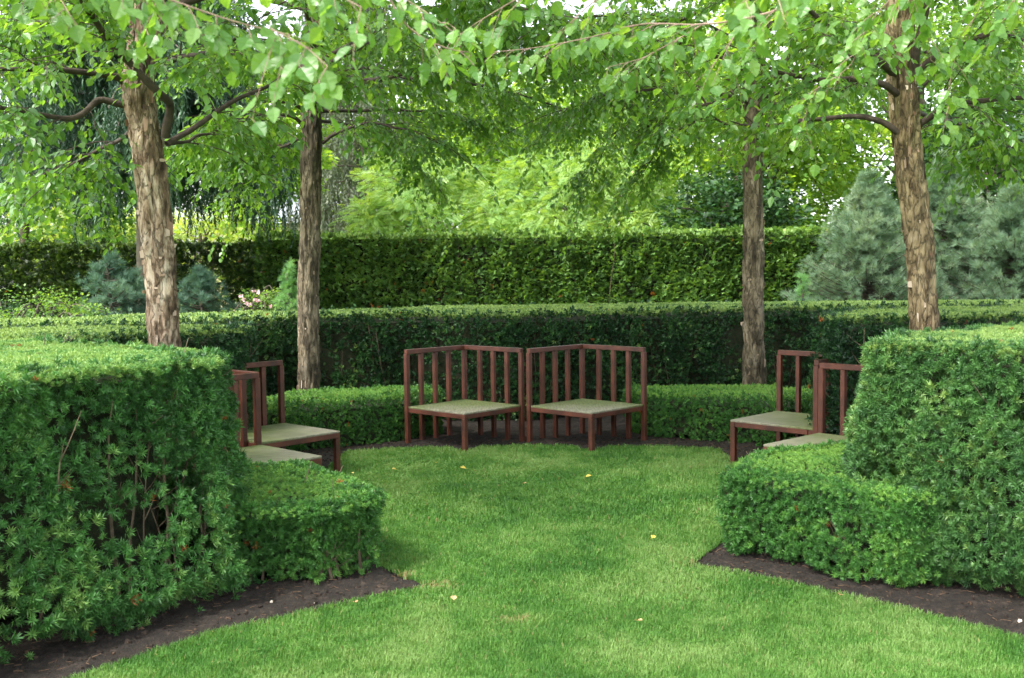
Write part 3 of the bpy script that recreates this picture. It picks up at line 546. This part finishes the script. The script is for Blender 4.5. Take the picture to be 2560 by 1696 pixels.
birch('slim grey brown birch standing between the left benches and the centre benches',
 tp([712,714,718,722,728,735,742],[885,740,600,500,340,200,60],11.4,9.0),[.132,.122,.115,.110,.106,.104,.098,.085,.06,.015],M['bark_grey'],160,[
 (UV([(755,236),(790,210),(850,190),(920,172),(990,162),(1060,148),(1180,130),(1290,140)],[11.4,11.2,11,10.8,10.6,10.4,10.2,10]),.026,.009),
 (UV([(755,322),(785,300),(840,280),(900,282),(960,300),(1030,330)],[11.4,11.3,11.2,11.1,11,10.9]),.022,.006),
 (UV([(708,242),(680,228),(620,224),(540,262),(470,300)],[11.4,11.2,11.0,10.8,10.6]),.022,.007),
 (UV([(708,280),(690,262),(640,256),(560,262),(480,285)],[11.4,11.3,11.2,11.1,11.0]),.022,.007),
 (UV([(745,250),(820,250),(920,250),(1040,265),(1150,300)],[11.5,11.9,12.3,12.7,13]),.022,.006),
 (UV([(725,300),(660,330),(600,350),(565,420)],[11.5,12,12.5,13]),.018,.006),
 (UV([(725,250),(640,270),(580,320),(540,400)],[11.5,12,12.3,12.6]),.016,.005),
 (UV([(745,270),(850,290),(940,340),(990,410)],[11.5,12.0,12.5,12.9]),.018,.005),
 (UV([(750,150),(880,90),(1040,60),(1200,70),(1300,90)],[11.3,10.8,10.3,9.8,9.5]),.024,.006),
 (UV([(755,130),(900,60),(1020,10),(1180,20)],[11.3,10.6,9.8,9.0]),.022,.006),
 (UV([(745,180),(850,150),(980,170),(1120,210),(1260,270)],[11.5,12,12.6,13.2,13.8]),.022,.006),
 ],57,z0=3.6,nl=24,length=3.3,leaf=.072)
birch('slim dappled birch standing between the centre benches and the right benches',
 tp([1740,1742,1746,1748,1752,1757,1762],[890,740,600,420,290,180,50],11.4,9.0),[.130,.122,.112,.108,.104,.100,.094,.085,.06,.015],M['bark_grey'],260,[
 (UV([(1750,250),(1690,230),(1610,215),(1500,215),(1400,235),(1300,260)],[11.4,11.2,11.0,10.8,10.7,10.6]),.024,.007),
 (UV([(1760,200),(1700,150),(1600,130),(1500,120),(1400,140)],[11.4,11.2,11,10.8,10.5]),.024,.007),
 (UV([(1750,230),(1680,240),(1580,270),(1480,310)],[11.5,11.9,12.4,13]),.020,.006),
 (UV([(1745,160),(1650,140),(1520,180),(1380,240),(1280,320)],[11.5,12,12.6,13.2,13.8]),.022,.006),
 (UV([(1745,200),(1620,210),(1500,260),(1410,340),(1370,430)],[11.5,12.2,12.9,13.4,13.6]),.022,.005),
 (UV([(1745,250),(1640,280),(1550,330),(1490,410)],[11.5,12.0,12.5,12.9]),.018,.005),
 (UV([(1755,120),(1620,60),(1450,40),(1300,50)],[11.3,10.6,9.8,9.2]),.022,.006),
 (UV([(1765,240),(1830,220),(1900,200),(1990,210)],[11.4,11.2,10.9,10.6]),.022,.007),
 ],71,z0=3.6,nl=24,length=3.3,leaf=.072)
birch('stout golden brown shaggy birch rising behind the near right hedge',
 tp([2135,2132,2118,2108,2100,2098,2096],[775,640,470,380,250,150,30],7.35,8.6),[.098,.096,.098,.100,.100,.097,.096,.085,.06,.015],M['bark_gold'],420,[
 (UV([(2085,325),(2060,302),(2030,288),(1965,284),(1900,287),(1800,302),(1740,301),(1668,288),(1650,262),(1625,215)],[7.3,7.3,7.3,7.4,7.5,7.6,7.7,7.8,7.8,7.8]),.022,.008),
 (UV([(2085,235),(2050,212),(2000,200),(1900,200),(1830,182),(1760,150)],[7.3,7.2,7.2,7.1,7.0,6.9]),.026,.009),
 (UV([(2080,185),(2040,155),(1990,125),(1930,82),(1870,22)],[7.3,7.1,6.9,6.7,6.5]),.030,.014),
 (UV([(2132,312),(2160,292),(2200,268),(2260,257),(2330,250),(2420,250)],[7.35,7.3,7.2,7.1,7.0,6.9]),.026,.012),
 (UV([(2130,190),(2170,155),(2240,125),(2300,106),(2380,118)],[7.35,7.3,7.2,7.1,7.0]),.026,.010),
 (UV([(2120,200),(2135,120),(2160,30),(2180,-60)],[7.3,7.2,7.1,7.0]),.030,.018),
 (UV([(2130,280),(2200,300),(2280,330),(2340,360)],[7.5,8,8.6,9.1]),.018,.006),
 ],93,z0=3.4,nl=28,length=3.0)
# the next pair of the grid, beside the camera: only their overhanging boughs show
def hanging(root,specs,seed,leaf):
    """thin pale twigs with alternate large leaves"""
    r=np.random.default_rng(seed); tw=MB(); lv=MB()
    for pts,r0,gapl in specs:
        P=smooth_path(pts,30); tubes(tw,P[None],np.linspace(r0,.0012,30)[None],6)
        seg=np.r_[0,np.cumsum(np.linalg.norm(np.diff(P,axis=0),axis=1))]; n=max(3,int(seg[-1]/gapl)); t=np.linspace(.12,1,n)*seg[-1]
        p=np.stack([np.interp(t,seg,P[:,k]) for k in range(3)],-1); tg=unit(np.stack([np.interp(t,seg,np.gradient(P,axis=0)[:,k]) for k in range(3)],-1))
        sd_=unit(np.cross(tg,np.array([0,0,1.])+r.normal(0,.3,(n,3)))); sg=np.where(np.arange(n)%2==0,1,-1)[:,None]
        # short side twigs carrying three to five leaves each
        d=unit(tg*.6+sd_*sg*.8+np.array([0,0,-.45])+r.normal(0,.2,(n,3))); L=r.uniform(.05,.22,n)*(1.1-.6*t/seg[-1]); u=np.linspace(0,1,5)
        C=p[:,None]+d[:,None]*(L[:,None]*u)[...,None]+np.array([0,0,-.35])*(L[:,None]*u**2)[...,None]; tubes(tw,C,np.array([[.0016,.0014,.0012,.001,.0008]]),4)
        m=4; ul=np.linspace(.3,1,m); lp=p[:,None]+d[:,None]*(L[:,None]*ul)[...,None]+np.array([0,0,-.35])*(L[:,None]*ul**2)[...,None]
        s2=unit(np.cross(d,np.array([0,0,1.])))[:,None]; sg2=np.where(np.arange(m)%2==0,1,-1)[None,:,None]
        ld=unit(d[:,None]*.6+s2*sg2*r.uniform(.2,1,(n,m,1))+np.array([0,0,-1.])*r.uniform(.2,1.1,(n,m,1))+r.normal(0,.15,(n,m,3)))
        nn=np.array([0,-.35,1.])+r.normal(0,.45,(n,m,3)); k=r.random((n,m))<.85
        lp,ld,nn=lp[k],ld[k],nn[k]; N=len(lp)
        tubes(tw,np.stack([lp,lp+ld*.012],1),np.array([[.0008,.0008]]),3)
        scatter(lv,BIG_V,BIG_F,lp+ld*.012,ld,nn,leaf*r.uniform(.65,1.15,N),np.clip(.55+r.normal(0,.15,N),0,.88))
    o=lv.build('leaves',M['birch'],root); tw.build('hanging_twigs',M['pale_twig'],root)
def near_birch(label,path,mat,seed,boughs,leaf):
    root=birch(label,path,[.13,.12,.11,.07,.015],mat,0,[],seed,z0=4.0,z1=8.2,nl=12,length=2.7,leaf=.07,sec=6,
       avoid=lambda a,z: z<4.6 and math.sin(a)>.2)
    hanging(root,boughs,seed+1,leaf); return root
H_=lambda pts,y0,y1: UV(pts,np.linspace(y0,y1,len(pts)))
near_birch('near birch whose large pale leaves hang in front of the slim grey birch',
 [(-2.75,2.95,-.05),(-2.72,2.95,2),(-2.68,2.96,4),(-2.7,3,6),(-2.7,3,8.4)],M['bark_pale'],121,[
 (H_([(-900,-500),(100,-140),(440,-5),(560,38),(690,72)],2.9,2.75),.008,.05),
 (H_([(680,68),(695,110),(690,140)],2.75,2.7),.0018,.05),
 (H_([(640,55),(720,100),(770,145)],2.75,2.6),.002,.045),
 (H_([(-500,-700),(500,-160),(760,-40),(850,10)],2.7,2.55),.006,.05),
 (H_([(-200,-500),(300,-120),(420,-20),(350,40),(360,70)],3.4,3.3),.005,.05),
 (H_([(-300,-500),(0,-140),(150,-30),(180,20)],3.2,3.0),.005,.05),
 (H_([(0,-500),(700,-160),(900,-40),(1000,25),(1060,70)],3.3,3.2),.006,.05),
 (H_([(900,-40),(960,60),(1050,110),(1100,120)],3.3,3.5),.004,.045),
 ],.057)
near_birch('near birch whose thin dangling twigs hang in front of the golden brown birch',
 [(3.0,2.95,-.05),(2.98,2.95,2),(2.95,2.96,4),(2.93,3,6),(2.9,3,8.4)],M['bark_gold'],131,[
 (H_([(3000,-600),(2300,-200),(1950,-30),(1800,40),(1640,66),(1500,62),(1400,86),(1250,112),(1150,120)],3.0,4.4),.007,.05),
 (H_([(2800,-500),(2100,-150),(1800,-30),(1740,15)],2.7,2.6),.006,.05),
 (H_([(1650,60),(1560,110),(1500,140),(1420,160)],4.0,4.4),.003,.05),
 (H_([(1750,40),(1700,110),(1660,160),(1630,190)],4.0,4.2),.003,.05),
 (H_([(1500,-60),(1400,0),(1330,60),(1280,130)],4.0,4.5),.004,.05),
 (H_([(1420,-80),(1250,-20),(1120,50),(1060,90)],3.8,4.2),.004,.05),
 (H_([(2400,-300),(2150,-40),(2050,40),(2010,100),(1980,165),(1900,220),(1840,262)],4.0,4.6),.004,.055),
 (H_([(1905,215),(1880,255),(1872,300),(1875,320)],4.5,4.6),.002,.06),
 (H_([(2300,-200),(2130,0),(2140,60),(2160,110),(2165,160)],4.0,4.2),.003,.055),
 (H_([(2600,-300),(2330,-40),(2270,60),(2220,160),(2200,300)],4.0,4.6),.003,.07),
 (H_([(2700,-300),(2420,-40),(2360,40),(2330,100)],3.6,4.0),.003,.055),
 ],.060)
# ---------------------------------------------------------------- trees and shrubs beyond
M['maple']=leafmat('bright_maple_leaves',(.08,.18,.03),(.20,.35,.055),(.36,.50,.10),.48,1.5)
M['mid_tree']=leafmat('green_tree_leaves',(.055,.13,.03),(.12,.24,.05),(.22,.35,.09),.45,1.5)
M['dark_tree']=leafmat('dark_tree_leaves',(.015,.045,.016),(.03,.085,.025),(.07,.15,.04),.3,1.2)
M['feather']=leafmat('pale_feathery_leaves',(.12,.25,.06),(.24,.40,.11),(.39,.53,.19),.45,1.15)
M['spruce']=leafmat('spruce_needles',(.014,.042,.022),(.030,.080,.040),(.07,.15,.07),.25,1.0)
M['grey_spruce']=leafmat('grey_conifer_needles',(.045,.06,.035),(.09,.12,.07),(.16,.19,.12),.3,1.2)
M['blue_pine']=leafmat('blue_green_pine_needles',(.065,.135,.075),(.15,.25,.15),(.29,.39,.26),.3,1.0)
M['dwarf_pine']=leafmat('blue_shrub_needles',(.045,.115,.08),(.10,.20,.135),(.18,.30,.21),.25,1.0)
M['fern']=leafmat('pale_fern_needles',(.10,.25,.09),(.18,.37,.15),(.28,.48,.22),.4,1.3)
M['meadow_tree']=leafmat('sunlit_tree_leaves',(.22,.33,.08),(.34,.46,.13),(.46,.56,.22),.45,1.2)  # pale yellow green puts sunlight into the leaf colour
def strand(seed,n=38):
    r=np.random.default_rng(seed); V=[];F=[]
    for i in range(n):
        t=i/n; a=r.uniform(0,6.28); e=r.uniform(.3,.8); l=.13*r.uniform(.7,1.2)*(1.1-.5*t)
        d=np.array([math.cos(a)*math.sin(e),math.cos(e),math.sin(a)*math.sin(e)]); s=unit(np.cross(d,r.normal(0,1,3)))*.016; b=len(V); p=np.array([.01*math.sin(t*7),t,.01*math.cos(t*6)])
        V+=[p-s,p+s,p+d*l]; F.append((b,b+1,b+2))
    return np.array(V),np.array(F)
STR=[strand(i) for i in range(3)]
def frond(seed,n=8):
    r=np.random.default_rng(seed); V=[];F=[]
    for i in range(n):
        for sg in (-1,1):
            t=.12+.85*i/n; a=sg*(1.05-.35*i/n)+r.uniform(-.1,.1); l=.34*(1-.6*abs(i/n-.4)); d=np.array([math.sin(a),math.cos(a),-.25]); s=unit(np.array([d[1],-d[0],0]))*.035; b=len(V); p=np.array([0,t,-.2*t*t])
            V+=[p,p+d*l*.5-s,p+d*l,p+d*l*.5+s]; F.append((b,b+1,b+2,b+3))
    return np.array(V),np.array(F)
FRO=[frond(i) for i in range(3)]
QL=(np.array([(0,0,0),(-.36,.45,.08),(0,1,0),(.36,.45,.08)]),np.array([(0,1,2,3)]))
def simple_trunk(root,x,y,h,r0,mat='trunk_far',lean=0.,z0=-.06):
    P=np.array([[x+lean*t+.05*math.sin(t*4),y,z0+(h-z0)*t] for t in np.linspace(0,1,14)]); mb=MB(); tubes(mb,P[None],np.linspace(r0,r0*.25,14)[None],12); mb.build('trunk',M[mat],root,smooth=True); return P
def broadleaf(label,x,y,cz,rad,rz,mat,n,leaf,seed,tpl=None,trunk=.18,clumps=70,cs=.18,droop=0.,cat='tree',name='broadleaf_tree',group=None,trunkz=None,limbs=10):
    r=np.random.default_rng(seed); root=empty(name,(x,y,0),label,cat,group); P=simple_trunk(root,x,y,cz+rz*.5,trunk)
    d=unit(r.normal(0,1,(clumps,3))); rr=r.uniform(.35,1.,clumps)**.6; c=d*rr[:,None]*np.array([rad,rad,rz])+np.array([x,y,cz])
    lm=MB(); k=min(clumps,limbs*3); u=np.linspace(0,1,7)[None,:,None]; st=np.column_stack([np.full(k,x),np.full(k,y),r.uniform(cz-rz*.8,cz+rz*.2,k)]); e=c[:k]
    L=st[:,None]*(1-u)+e[:,None]*u+np.array([0,0,.25])*np.sin(u*np.pi); tubes(lm,L,np.linspace(trunk*.28,.012,7)[None],5); lm.build('limbs',M['trunk_far'],root)
    sz=rad*cs*r.uniform(.7,1.5,clumps); n=int(n*(1.0 if tpl or leaf<.1 else 1.7)); idx=r.integers(0,clumps,n); off=r.normal(0,1,(n,3)); off=unit(off)*r.random((n,1))**.45*sz[idx][:,None]*np.array([1.25,1.25,.75]); p=c[idx]+off
    dd=unit(off*np.array([1,1,.4])+np.array([0,0,-.35-droop])*rad*.1+r.normal(0,.08,(n,3))*rad); nn=np.array([0,0,1.])+r.normal(0,.5,(n,3))
    t=np.clip(.4+(vnoise(p*1.3,seed)-.5)*.5+r.normal(0,.18,n)+(r.random(clumps)-.5)[idx]*.3,0,.88); s=leaf*r.uniform(.7,1.3,n)
    mb=MB(); tps=tpl or [QL]; sel=r.integers(0,len(tps),n)
    for j,(tv,tf) in enumerate(tps):
        m=sel==j; scatter(mb,tv,tf,p[m],dd[m],nn[m],s[m],t[m])
    mb.build('crown',M[mat],root); return root
def weeping(label,x,y,h,rad,z0,mat,seed,nl=55,slen=(.4,1.0),per=26,name='weeping_spruce',trunk=.16):
    r=np.random.default_rng(seed); root=empty(name,(x,y,0),label,'tree'); simple_trunk(root,x,y,h,trunk); lm=MB(); mb=MB()
    zz=z0+(h-z0)*np.linspace(0,1,nl)**1.1; a=np.arange(nl)*2.4+r.uniform(-.4,.4,nl); L=rad*(1-.8*(zz-z0)/(h-z0))*r.uniform(.75,1.15,nl); u=np.linspace(0,1,12)
    d=np.stack([np.cos(a),np.sin(a),0*a],-1)
    C=np.array([x,y,0])+np.array([0,0,1.])*zz[:,None,None]+d[:,None]*(L[:,None]*u)[...,None]+np.array([0,0,1.])*(L[:,None]*(.25*u-.45*u**2))[...,None]
    tubes(lm,C,np.linspace(.03,.006,12)[None],5); lm.build('limbs',M['trunk_far'],root)
    N=nl*per; li=np.repeat(np.arange(nl),per); t=r.uniform(.12,1,N); i0=np.minimum((t*11).astype(int),10); f=(t*11-i0)[:,None]; p=C[li,i0]*(1-f)+C[li,i0+1]*f+r.normal(0,.05,(N,3))*rad*.6
    sl_=r.uniform(*slen,N); dd=np.column_stack([r.normal(0,.14,N),r.normal(0,.14,N),-np.ones(N)]); sel=r.integers(0,3,N); tt=np.clip(.4+r.normal(0,.2,N),0,.88)
    for j in range(3):
        m=sel==j; scatter(mb,*STR[j],p[m],dd[m],r.normal(0,1,(m.sum(),3)),sl_[m],tt[m])
    mb.build('crown',M[mat],root); return root
def pine(label,x,y,h,rad,mat,seed,tufts=900,nl=.11,z0=.15,name='blue_pine',cat='tree',group=None,up=.6,trunk=.05,shape=1.0):
    r=np.random.default_rng(seed); root=empty(name,(x,y,0),label,cat,group); simple_trunk(root,x,y,h*.97,trunk)
    nb=int(tufts/9); zz=z0+(h-z0)*r.random(nb)**1.15; a=r.uniform(0,2*np.pi,nb); L=rad*np.maximum(1-((zz-z0)/(h-z0))**shape,.05)*r.uniform(.65,1.1,nb)
    d=np.stack([np.cos(a),np.sin(a),0*a],-1); u=np.linspace(0,1,6); C=np.array([x,y,0])+np.array([0,0,1.])*zz[:,None,None]+d[:,None]*(L[:,None]*u)[...,None]+np.array([0,0,1.])*(L[:,None]*(.05*u+.3*u**2))[...,None]
    lm=MB(); tubes(lm,C,np.linspace(.013,.004,6)[None],4); lm.build('limbs',M['trunk_far'],root)
    N=nb*9; li=np.repeat(np.arange(nb),9); t=r.uniform(.25,1,N)**.7; i0=np.minimum((t*5).astype(int),4); f=(t*5-i0)[:,None]; p=C[li,i0]*(1-f)+C[li,i0+1]*f+r.normal(0,.04,(N,3))
    dd=unit(d[li]*.7+np.array([0,0,up])+r.normal(0,.4,(N,3))); sel=r.integers(0,3,N); tt=np.clip(.4+(vnoise(p*2.5,seed)-.5)*.6+r.normal(0,.14,N),0,.88); mb=MB()
    for j in range(3):
        m=sel==j; scatter(mb,*PINE[j],p[m],dd[m],r.normal(0,1,(m.sum(),3)),nl*r.uniform(.7,1.2,m.sum()),tt[m])
    mb.build('crown',M[mat],root); return root
def X(u,y): return float(at(u,600,y)[0])
def Z(v,y,u=1183): return float(at(u,v,y)[2])
weeping('dark weeping spruce with long hanging boughs behind the pale peeling birch',X(350,17.2),16.9,11,2.75,3.5,'spruce',201,nl=190,per=75,slen=(.35,1.0))
weeping('grey green weeping conifer beyond the cedar hedge, left of the pale feathery trees',X(850,30),30,13,2.0,2.4,'grey_spruce',202,nl=80,per=26,slen=(.5,1.3),name='weeping_conifer',trunk=.2)
weeping('tall grey conifer glimpsed behind the left slim birch trunk',X(750,33),33,12,1.7,2.6,'grey_spruce',203,nl=60,per=22,slen=(.5,1.2),name='weeping_conifer',trunk=.2)
broadleaf('pale feathery light green tree beside the grey weeping conifer',X(1010,27),27,3.0,2.0,2.0,'feather',9000,.25,211,tpl=FRO,name='feathery_tree',trunk=.1,cs=.24)
broadleaf('wide pale feathery tree behind the middle of the cedar hedge',X(1360,27.5),27.5,2.9,3.2,2.0,'feather',13000,.25,212,tpl=FRO,name='feathery_tree',trunk=.12,cs=.22)
broadleaf('bright yellow green maple beyond the hedge behind the slim dappled birch',X(1760,25),25.5,5.6,3.0,3.3,'maple',14000,.15,213,clumps=110,name='maple_tree',trunk=.2)
broadleaf('dark green shrubby tree under the bright maple',X(1690,23),23,2.6,1.5,1.3,'dark_tree',6000,.12,214,clumps=50,cs=.26)
broadleaf('green broadleaf tree right of the bright maple, above the pines',X(2130,29),29,6.2,3.6,4.0,'mid_tree',13000,.16,215,clumps=110)
broadleaf('dark leaved tree at the far right edge behind the blue pines',X(2330,24),24,3.8,2.2,2.2,'dark_tree',8000,.13,216,clumps=70,cs=.2)
broadleaf('big light green tree far behind the feathery trees',X(1230,38),38,5.6,5.6,3.6,'maple',16000,.20,217,clumps=130)
broadleaf('tall mid green tree filling the gap above the grey conifer',X(960,44),44,8.0,5.5,4.6,'mid_tree',12000,.22,218,clumps=100)
broadleaf('green tree seen between the pale peeling birch and the weeping spruce',X(600,24),24.5,4.6,1.5,2.3,'maple',8000,.13,219,clumps=60,cs=.24)
broadleaf('large dark broadleaf tree behind the spruce at the left edge',X(60,30),30,7.0,4.6,5.0,'mid_tree',13000,.18,220,clumps=110)
broadleaf('sunlit yellow green tree low behind the far left cedar hedge',X(120,38),38,2.9,3.4,2.0,'meadow_tree',6000,.2,221,clumps=60,cs=.25)
broadleaf('second sunlit tree low behind the cedar hedge, right of the spruce trunk',X(470,40),40,2.7,3.2,1.9,'meadow_tree',5000,.2,222,clumps=60,cs=.25)
broadleaf('mid green tree far behind the bright maple',X(1560,42),42,6.5,5.2,4.8,'mid_tree',12000,.22,223,clumps=100)
broadleaf('tall green tree far off at the right edge',X(2420,40),40,7.5,5.5,6,'mid_tree',12000,.22,224,clumps=100)
PG='blue green pines in front of the cedar hedge'
pine('wide blue green pine left of the golden brown birch trunk',X(2010,17),17,Z(430,17,2010),1.55,'blue_pine',231,tufts=5200,nl=.14,group=PG,shape=1.3)
pine('tallest blue green pine right behind the golden brown birch trunk',X(2190,17.6),17.6,Z(385,17.6,2190),1.6,'blue_pine',232,tufts=5200,nl=.14,group=PG,shape=1.3)
pine('broad blue green pine at the right edge, lowest of the three',X(2345,16.8),16.8,Z(470,16.8,2345),1.6,'blue_pine',233,tufts=5000,nl=.14,group=PG,shape=1.4)
SG='small conifers in front of the shadowed cedar hedge'
pine('dwarf blue pine left of the pale peeling birch trunk',X(255,15),15,Z(580,15,255),.85,'dwarf_pine',241,tufts=1300,name='dwarf_pine',cat='shrub',shape=1.8,group=SG,nl=.11,up=1)
pine('smaller dwarf blue pine touching the pale peeling birch trunk',X(318,15.2),15.2,Z(615,15.2,318),.6,'dwarf_pine',242,tufts=800,name='dwarf_pine',cat='shrub',shape=1.8,group=SG,nl=.11,up=1)
pine('dwarf blue pine right of the pale peeling birch trunk',X(465,15.4),15.4,Z(618,15.4,465),.75,'dwarf_pine',243,tufts=1000,name='dwarf_pine',cat='shrub',shape=1.8,group=SG,nl=.11,up=1)
pine('pale ferny conifer beside the slim grey brown birch trunk',X(672,14.9),14.9,Z(612,14.9,672),.5,'fern',244,tufts=1000,name='ferny_conifer',cat='shrub',nl=.09,up=1)
pine('small pale ferny conifer at the foot of the wide blue pine',X(1862,16.2),16.2,Z(655,16.2,1862),.34,'fern',245,tufts=350,name='ferny_conifer',cat='shrub',nl=.09,up=1)
broadleaf('low rounded dark green shrub left of the dwarf blue pines',X(110,14),14,1.05,.75,.42,'mid_tree',5000,.045,246,cat='shrub',name='rounded_shrub',trunk=.03,cs=.3,clumps=50)
broadleaf('low dark shrub at the left edge under the shadowed hedge',X(10,14.6),14.6,.95,.6,.45,'dark_tree',3500,.045,247,cat='shrub',name='rounded_shrub',trunk=.03,cs=.3,clumps=40)
# roses
rs=broadleaf('rose bush with pale pink flowers in front of the shadowed cedar hedge',X(605,15.3),15.3,1.1,.5,.42,'mid_tree',2600,.05,251,cat='rose bush',name='rose_bush',trunk=.02,cs=.3,clumps=40)
pm,n_,l_2=newmat('pink_petals'); p_=n_.new('ShaderNodeBsdfPrincipled'); p_.inputs['Base Color'].default_value=(.85,.60,.62,1); p_.inputs['Roughness'].default_value=.6; o_=n_.new('ShaderNodeOutputMaterial'); l_2.new(p_.outputs[0],o_.inputs[0])
for k,(u,v) in enumerate([(590,662),(600,664),(592,683),(600,686),(566,681),(572,690),(578,693),(628,697),(560,672)]):
    c=at(u,v,15.3-.45); mb=MB(); r=np.random.default_rng(k); n=11; d=unit(np.column_stack([r.normal(0,1,n),r.normal(-.6,.6,n),r.normal(.4,.7,n)]))
    scatter(mb,*QL,np.repeat(c[None],n,0),d,r.normal(0,1,(n,3)),np.full(n,.042),np.zeros(n))
    f=mb.build('flower',pm,None); f.data.transform(Matrix.Translation((-rs.location.x,-rs.location.y,0))); f.parent=rs
# house glimpsed between the trunks
hx=X(640,46); hroot=empty('house',(hx,46,0),'cream rendered house with grey roof glimpsed beyond the hedge','house')
wm=surfmat('cream_render',[(.3,(.50,.42,.27)),(.7,(.62,.54,.38))],3,.9,.1); rm=surfmat('grey_roof',[(.3,(.20,.23,.26)),(.7,(.32,.35,.38))],6,.8,.3); wt=surfmat('white_trim',[(.3,(.7,.7,.68)),(.7,(.8,.8,.78))],3,.6,.1); gm=surfmat('window_glass',[(.3,(.05,.06,.07)),(.7,(.09,.1,.11))],1,.1,0,spec=.8)
def lsolid(name,boxes,mat,par):
    return solid(name,boxes,mat,par)
zt=Z(505,46,640)
lsolid('wall',[((0,2.5,zt/2-.05),(6.5,5,zt+.1),0,.01)],wm,hroot)
mb=MB(); e=.4; mb.add([(-3.25-e,-e,zt-.02),(3.25+e,-e,zt-.02),(3.25+e,5+e,zt-.02),(-3.25-e,5+e,zt-.02),(-1.5,2.5,zt+1.6),(1.5,2.5,zt+1.6)],[np.array([(0,1,5,4),(2,3,4,5),(3,2,1,0)]),np.array([(1,2,5),(3,0,4)])])
ro=mb.build('roof',rm,None); ro.parent=hroot
for wx in (-1.9,0,1.9):
    wf=lsolid('window',[((wx,-.03,zt-1.2),(1.0,.06,1.3),0,.005)],wt,hroot)
    g_=solid('pane',[((wx,-.075,zt-1.2),(.82,.02,1.1),0,.003)],gm,wf)
# ---------------------------------------------------------------- fallen leaves
FY=leafmat('yellow_fallen_leaf',(.55,.42,.06),(.62,.50,.10),(.66,.52,.16),.3,.8)
FT=leafmat('tan_fallen_leaf',(.45,.24,.10),(.55,.32,.16),(.6,.4,.2),.2,.8)
for k,(u,v,m_,lab,sz) in enumerate([(1002,1066,FY,'small yellow leaf lying upright in grass left of the left centre bench leg',.055),
 (1071,1081,FY,'yellow leaf on the grass just before the left centre bench leg',.08),
 (910,1080,FY,'yellow green leaf on the grass between the corner bench and the left centre bench',.07),
 (810,1087,FY,'tiny yellow leaf on the grass beside the left front bench leg',.04),
 (1203,1118,FT,'small tan leaf on the grass in the middle of the lawn',.05),
 (1347,1106,FY,'yellow leaf on the grass just before the right centre bench leg',.075),
 (1497,1251,FY,'pale yellow leaf alone on the open grass at right centre',.06),
 (1036,1384,FT,'tan leaf on the grass above the dead straw patch',.06),
 (1461,1440,FT,'orange tan leaf in the grass nearest the camera',.045),
 (807,1384,FT,'tan leaf lying on the dark soil below the low loose hedge',.055),
 (1931,1390,FT,'orange brown leaf lying on the soil before the low broad hedge',.06)]):
    d=ray(u,v); t=(.038-CAMZ)/d[2]; p=d*t+np.array([0,0,CAMZ]); r=np.random.default_rng(k+5)
    root=empty('fallen_leaf',tuple(p),lab,'leaf','leaves fallen on the lawn and soil'); mb=MB(); a=r.uniform(0,6.28)
    scatter(mb,BIG_V*np.array([1,1,1.6]),BIG_F,p[None],np.array([[math.cos(a),math.sin(a),.25]]),np.array([[.1,-.35,1.]]),np.array([sz*.68]),np.array([r.uniform(.2,.8)])); mb.build('blade',m_,root)
    tb=MB(); q=p-np.array([math.cos(a),math.sin(a),.1])*.02; tubes(tb,np.stack([q,p])[None],np.array([[.0009,.0009]]),4); tb.build('stalk',m_,root)

# ---------------------------------------------------------------- crumbs and litter on the soil
def litter():
    r=np.random.default_rng(77); mb=MB(); N=26000
    p=np.column_stack([r.uniform(-3.2,3.6,N),r.uniform(3.6,10.6,N)]); ins=inpoly(p,LAWN); d=polydist(p,LAWN); m=(~ins)&(d<.75); p=p[m]; N=len(p); z=soilz(p)
    ico=np.array([(0,0,1),(.9,0,.2),(.2,.85,.1),(-.8,.4,.25),(-.6,-.7,.15),(.5,-.8,.2),(0,0,-.8)]); f=np.array([(0,1,2),(0,2,3),(0,3,4),(0,4,5),(0,5,1),(6,2,1),(6,3,2),(6,4,3),(6,5,4),(6,1,5)])
    scatter(mb,ico,f,np.column_stack([p,z]),r.normal(0,1,(N,3)),r.normal(0,1,(N,3)),r.gamma(2.,.0032,N).clip(.002,.022),r.choice([0.1,.3,.45,.6,.97],N,p=[.42,.31,.2,.067,.003]))
    n2=1500; q=p[r.integers(0,N,n2)]; a=r.uniform(0,6.28,n2); L=r.uniform(.012,.05,n2); zz=soilz(q)+.008; e=np.column_stack([q+np.column_stack([np.cos(a),np.sin(a)])*L[:,None],zz+r.normal(0,.004,n2)])
    tubes(mb,np.stack([np.column_stack([q,zz]),e],1),np.array([[.0013,.0010]]),3,.8)
    o=mb.build('soil_crumbs',M['crumb']); tag(o,'dark soil crumbs, needles and bits of straw on the beds','soil litter',kind='stuff')
M['crumb']=leafmat('soil_crumbs_mix',(.014,.010,.008),(.035,.025,.018),(.16,.095,.055),0.,1,.9,.2,brown=(.45,.40,.33))
litter()
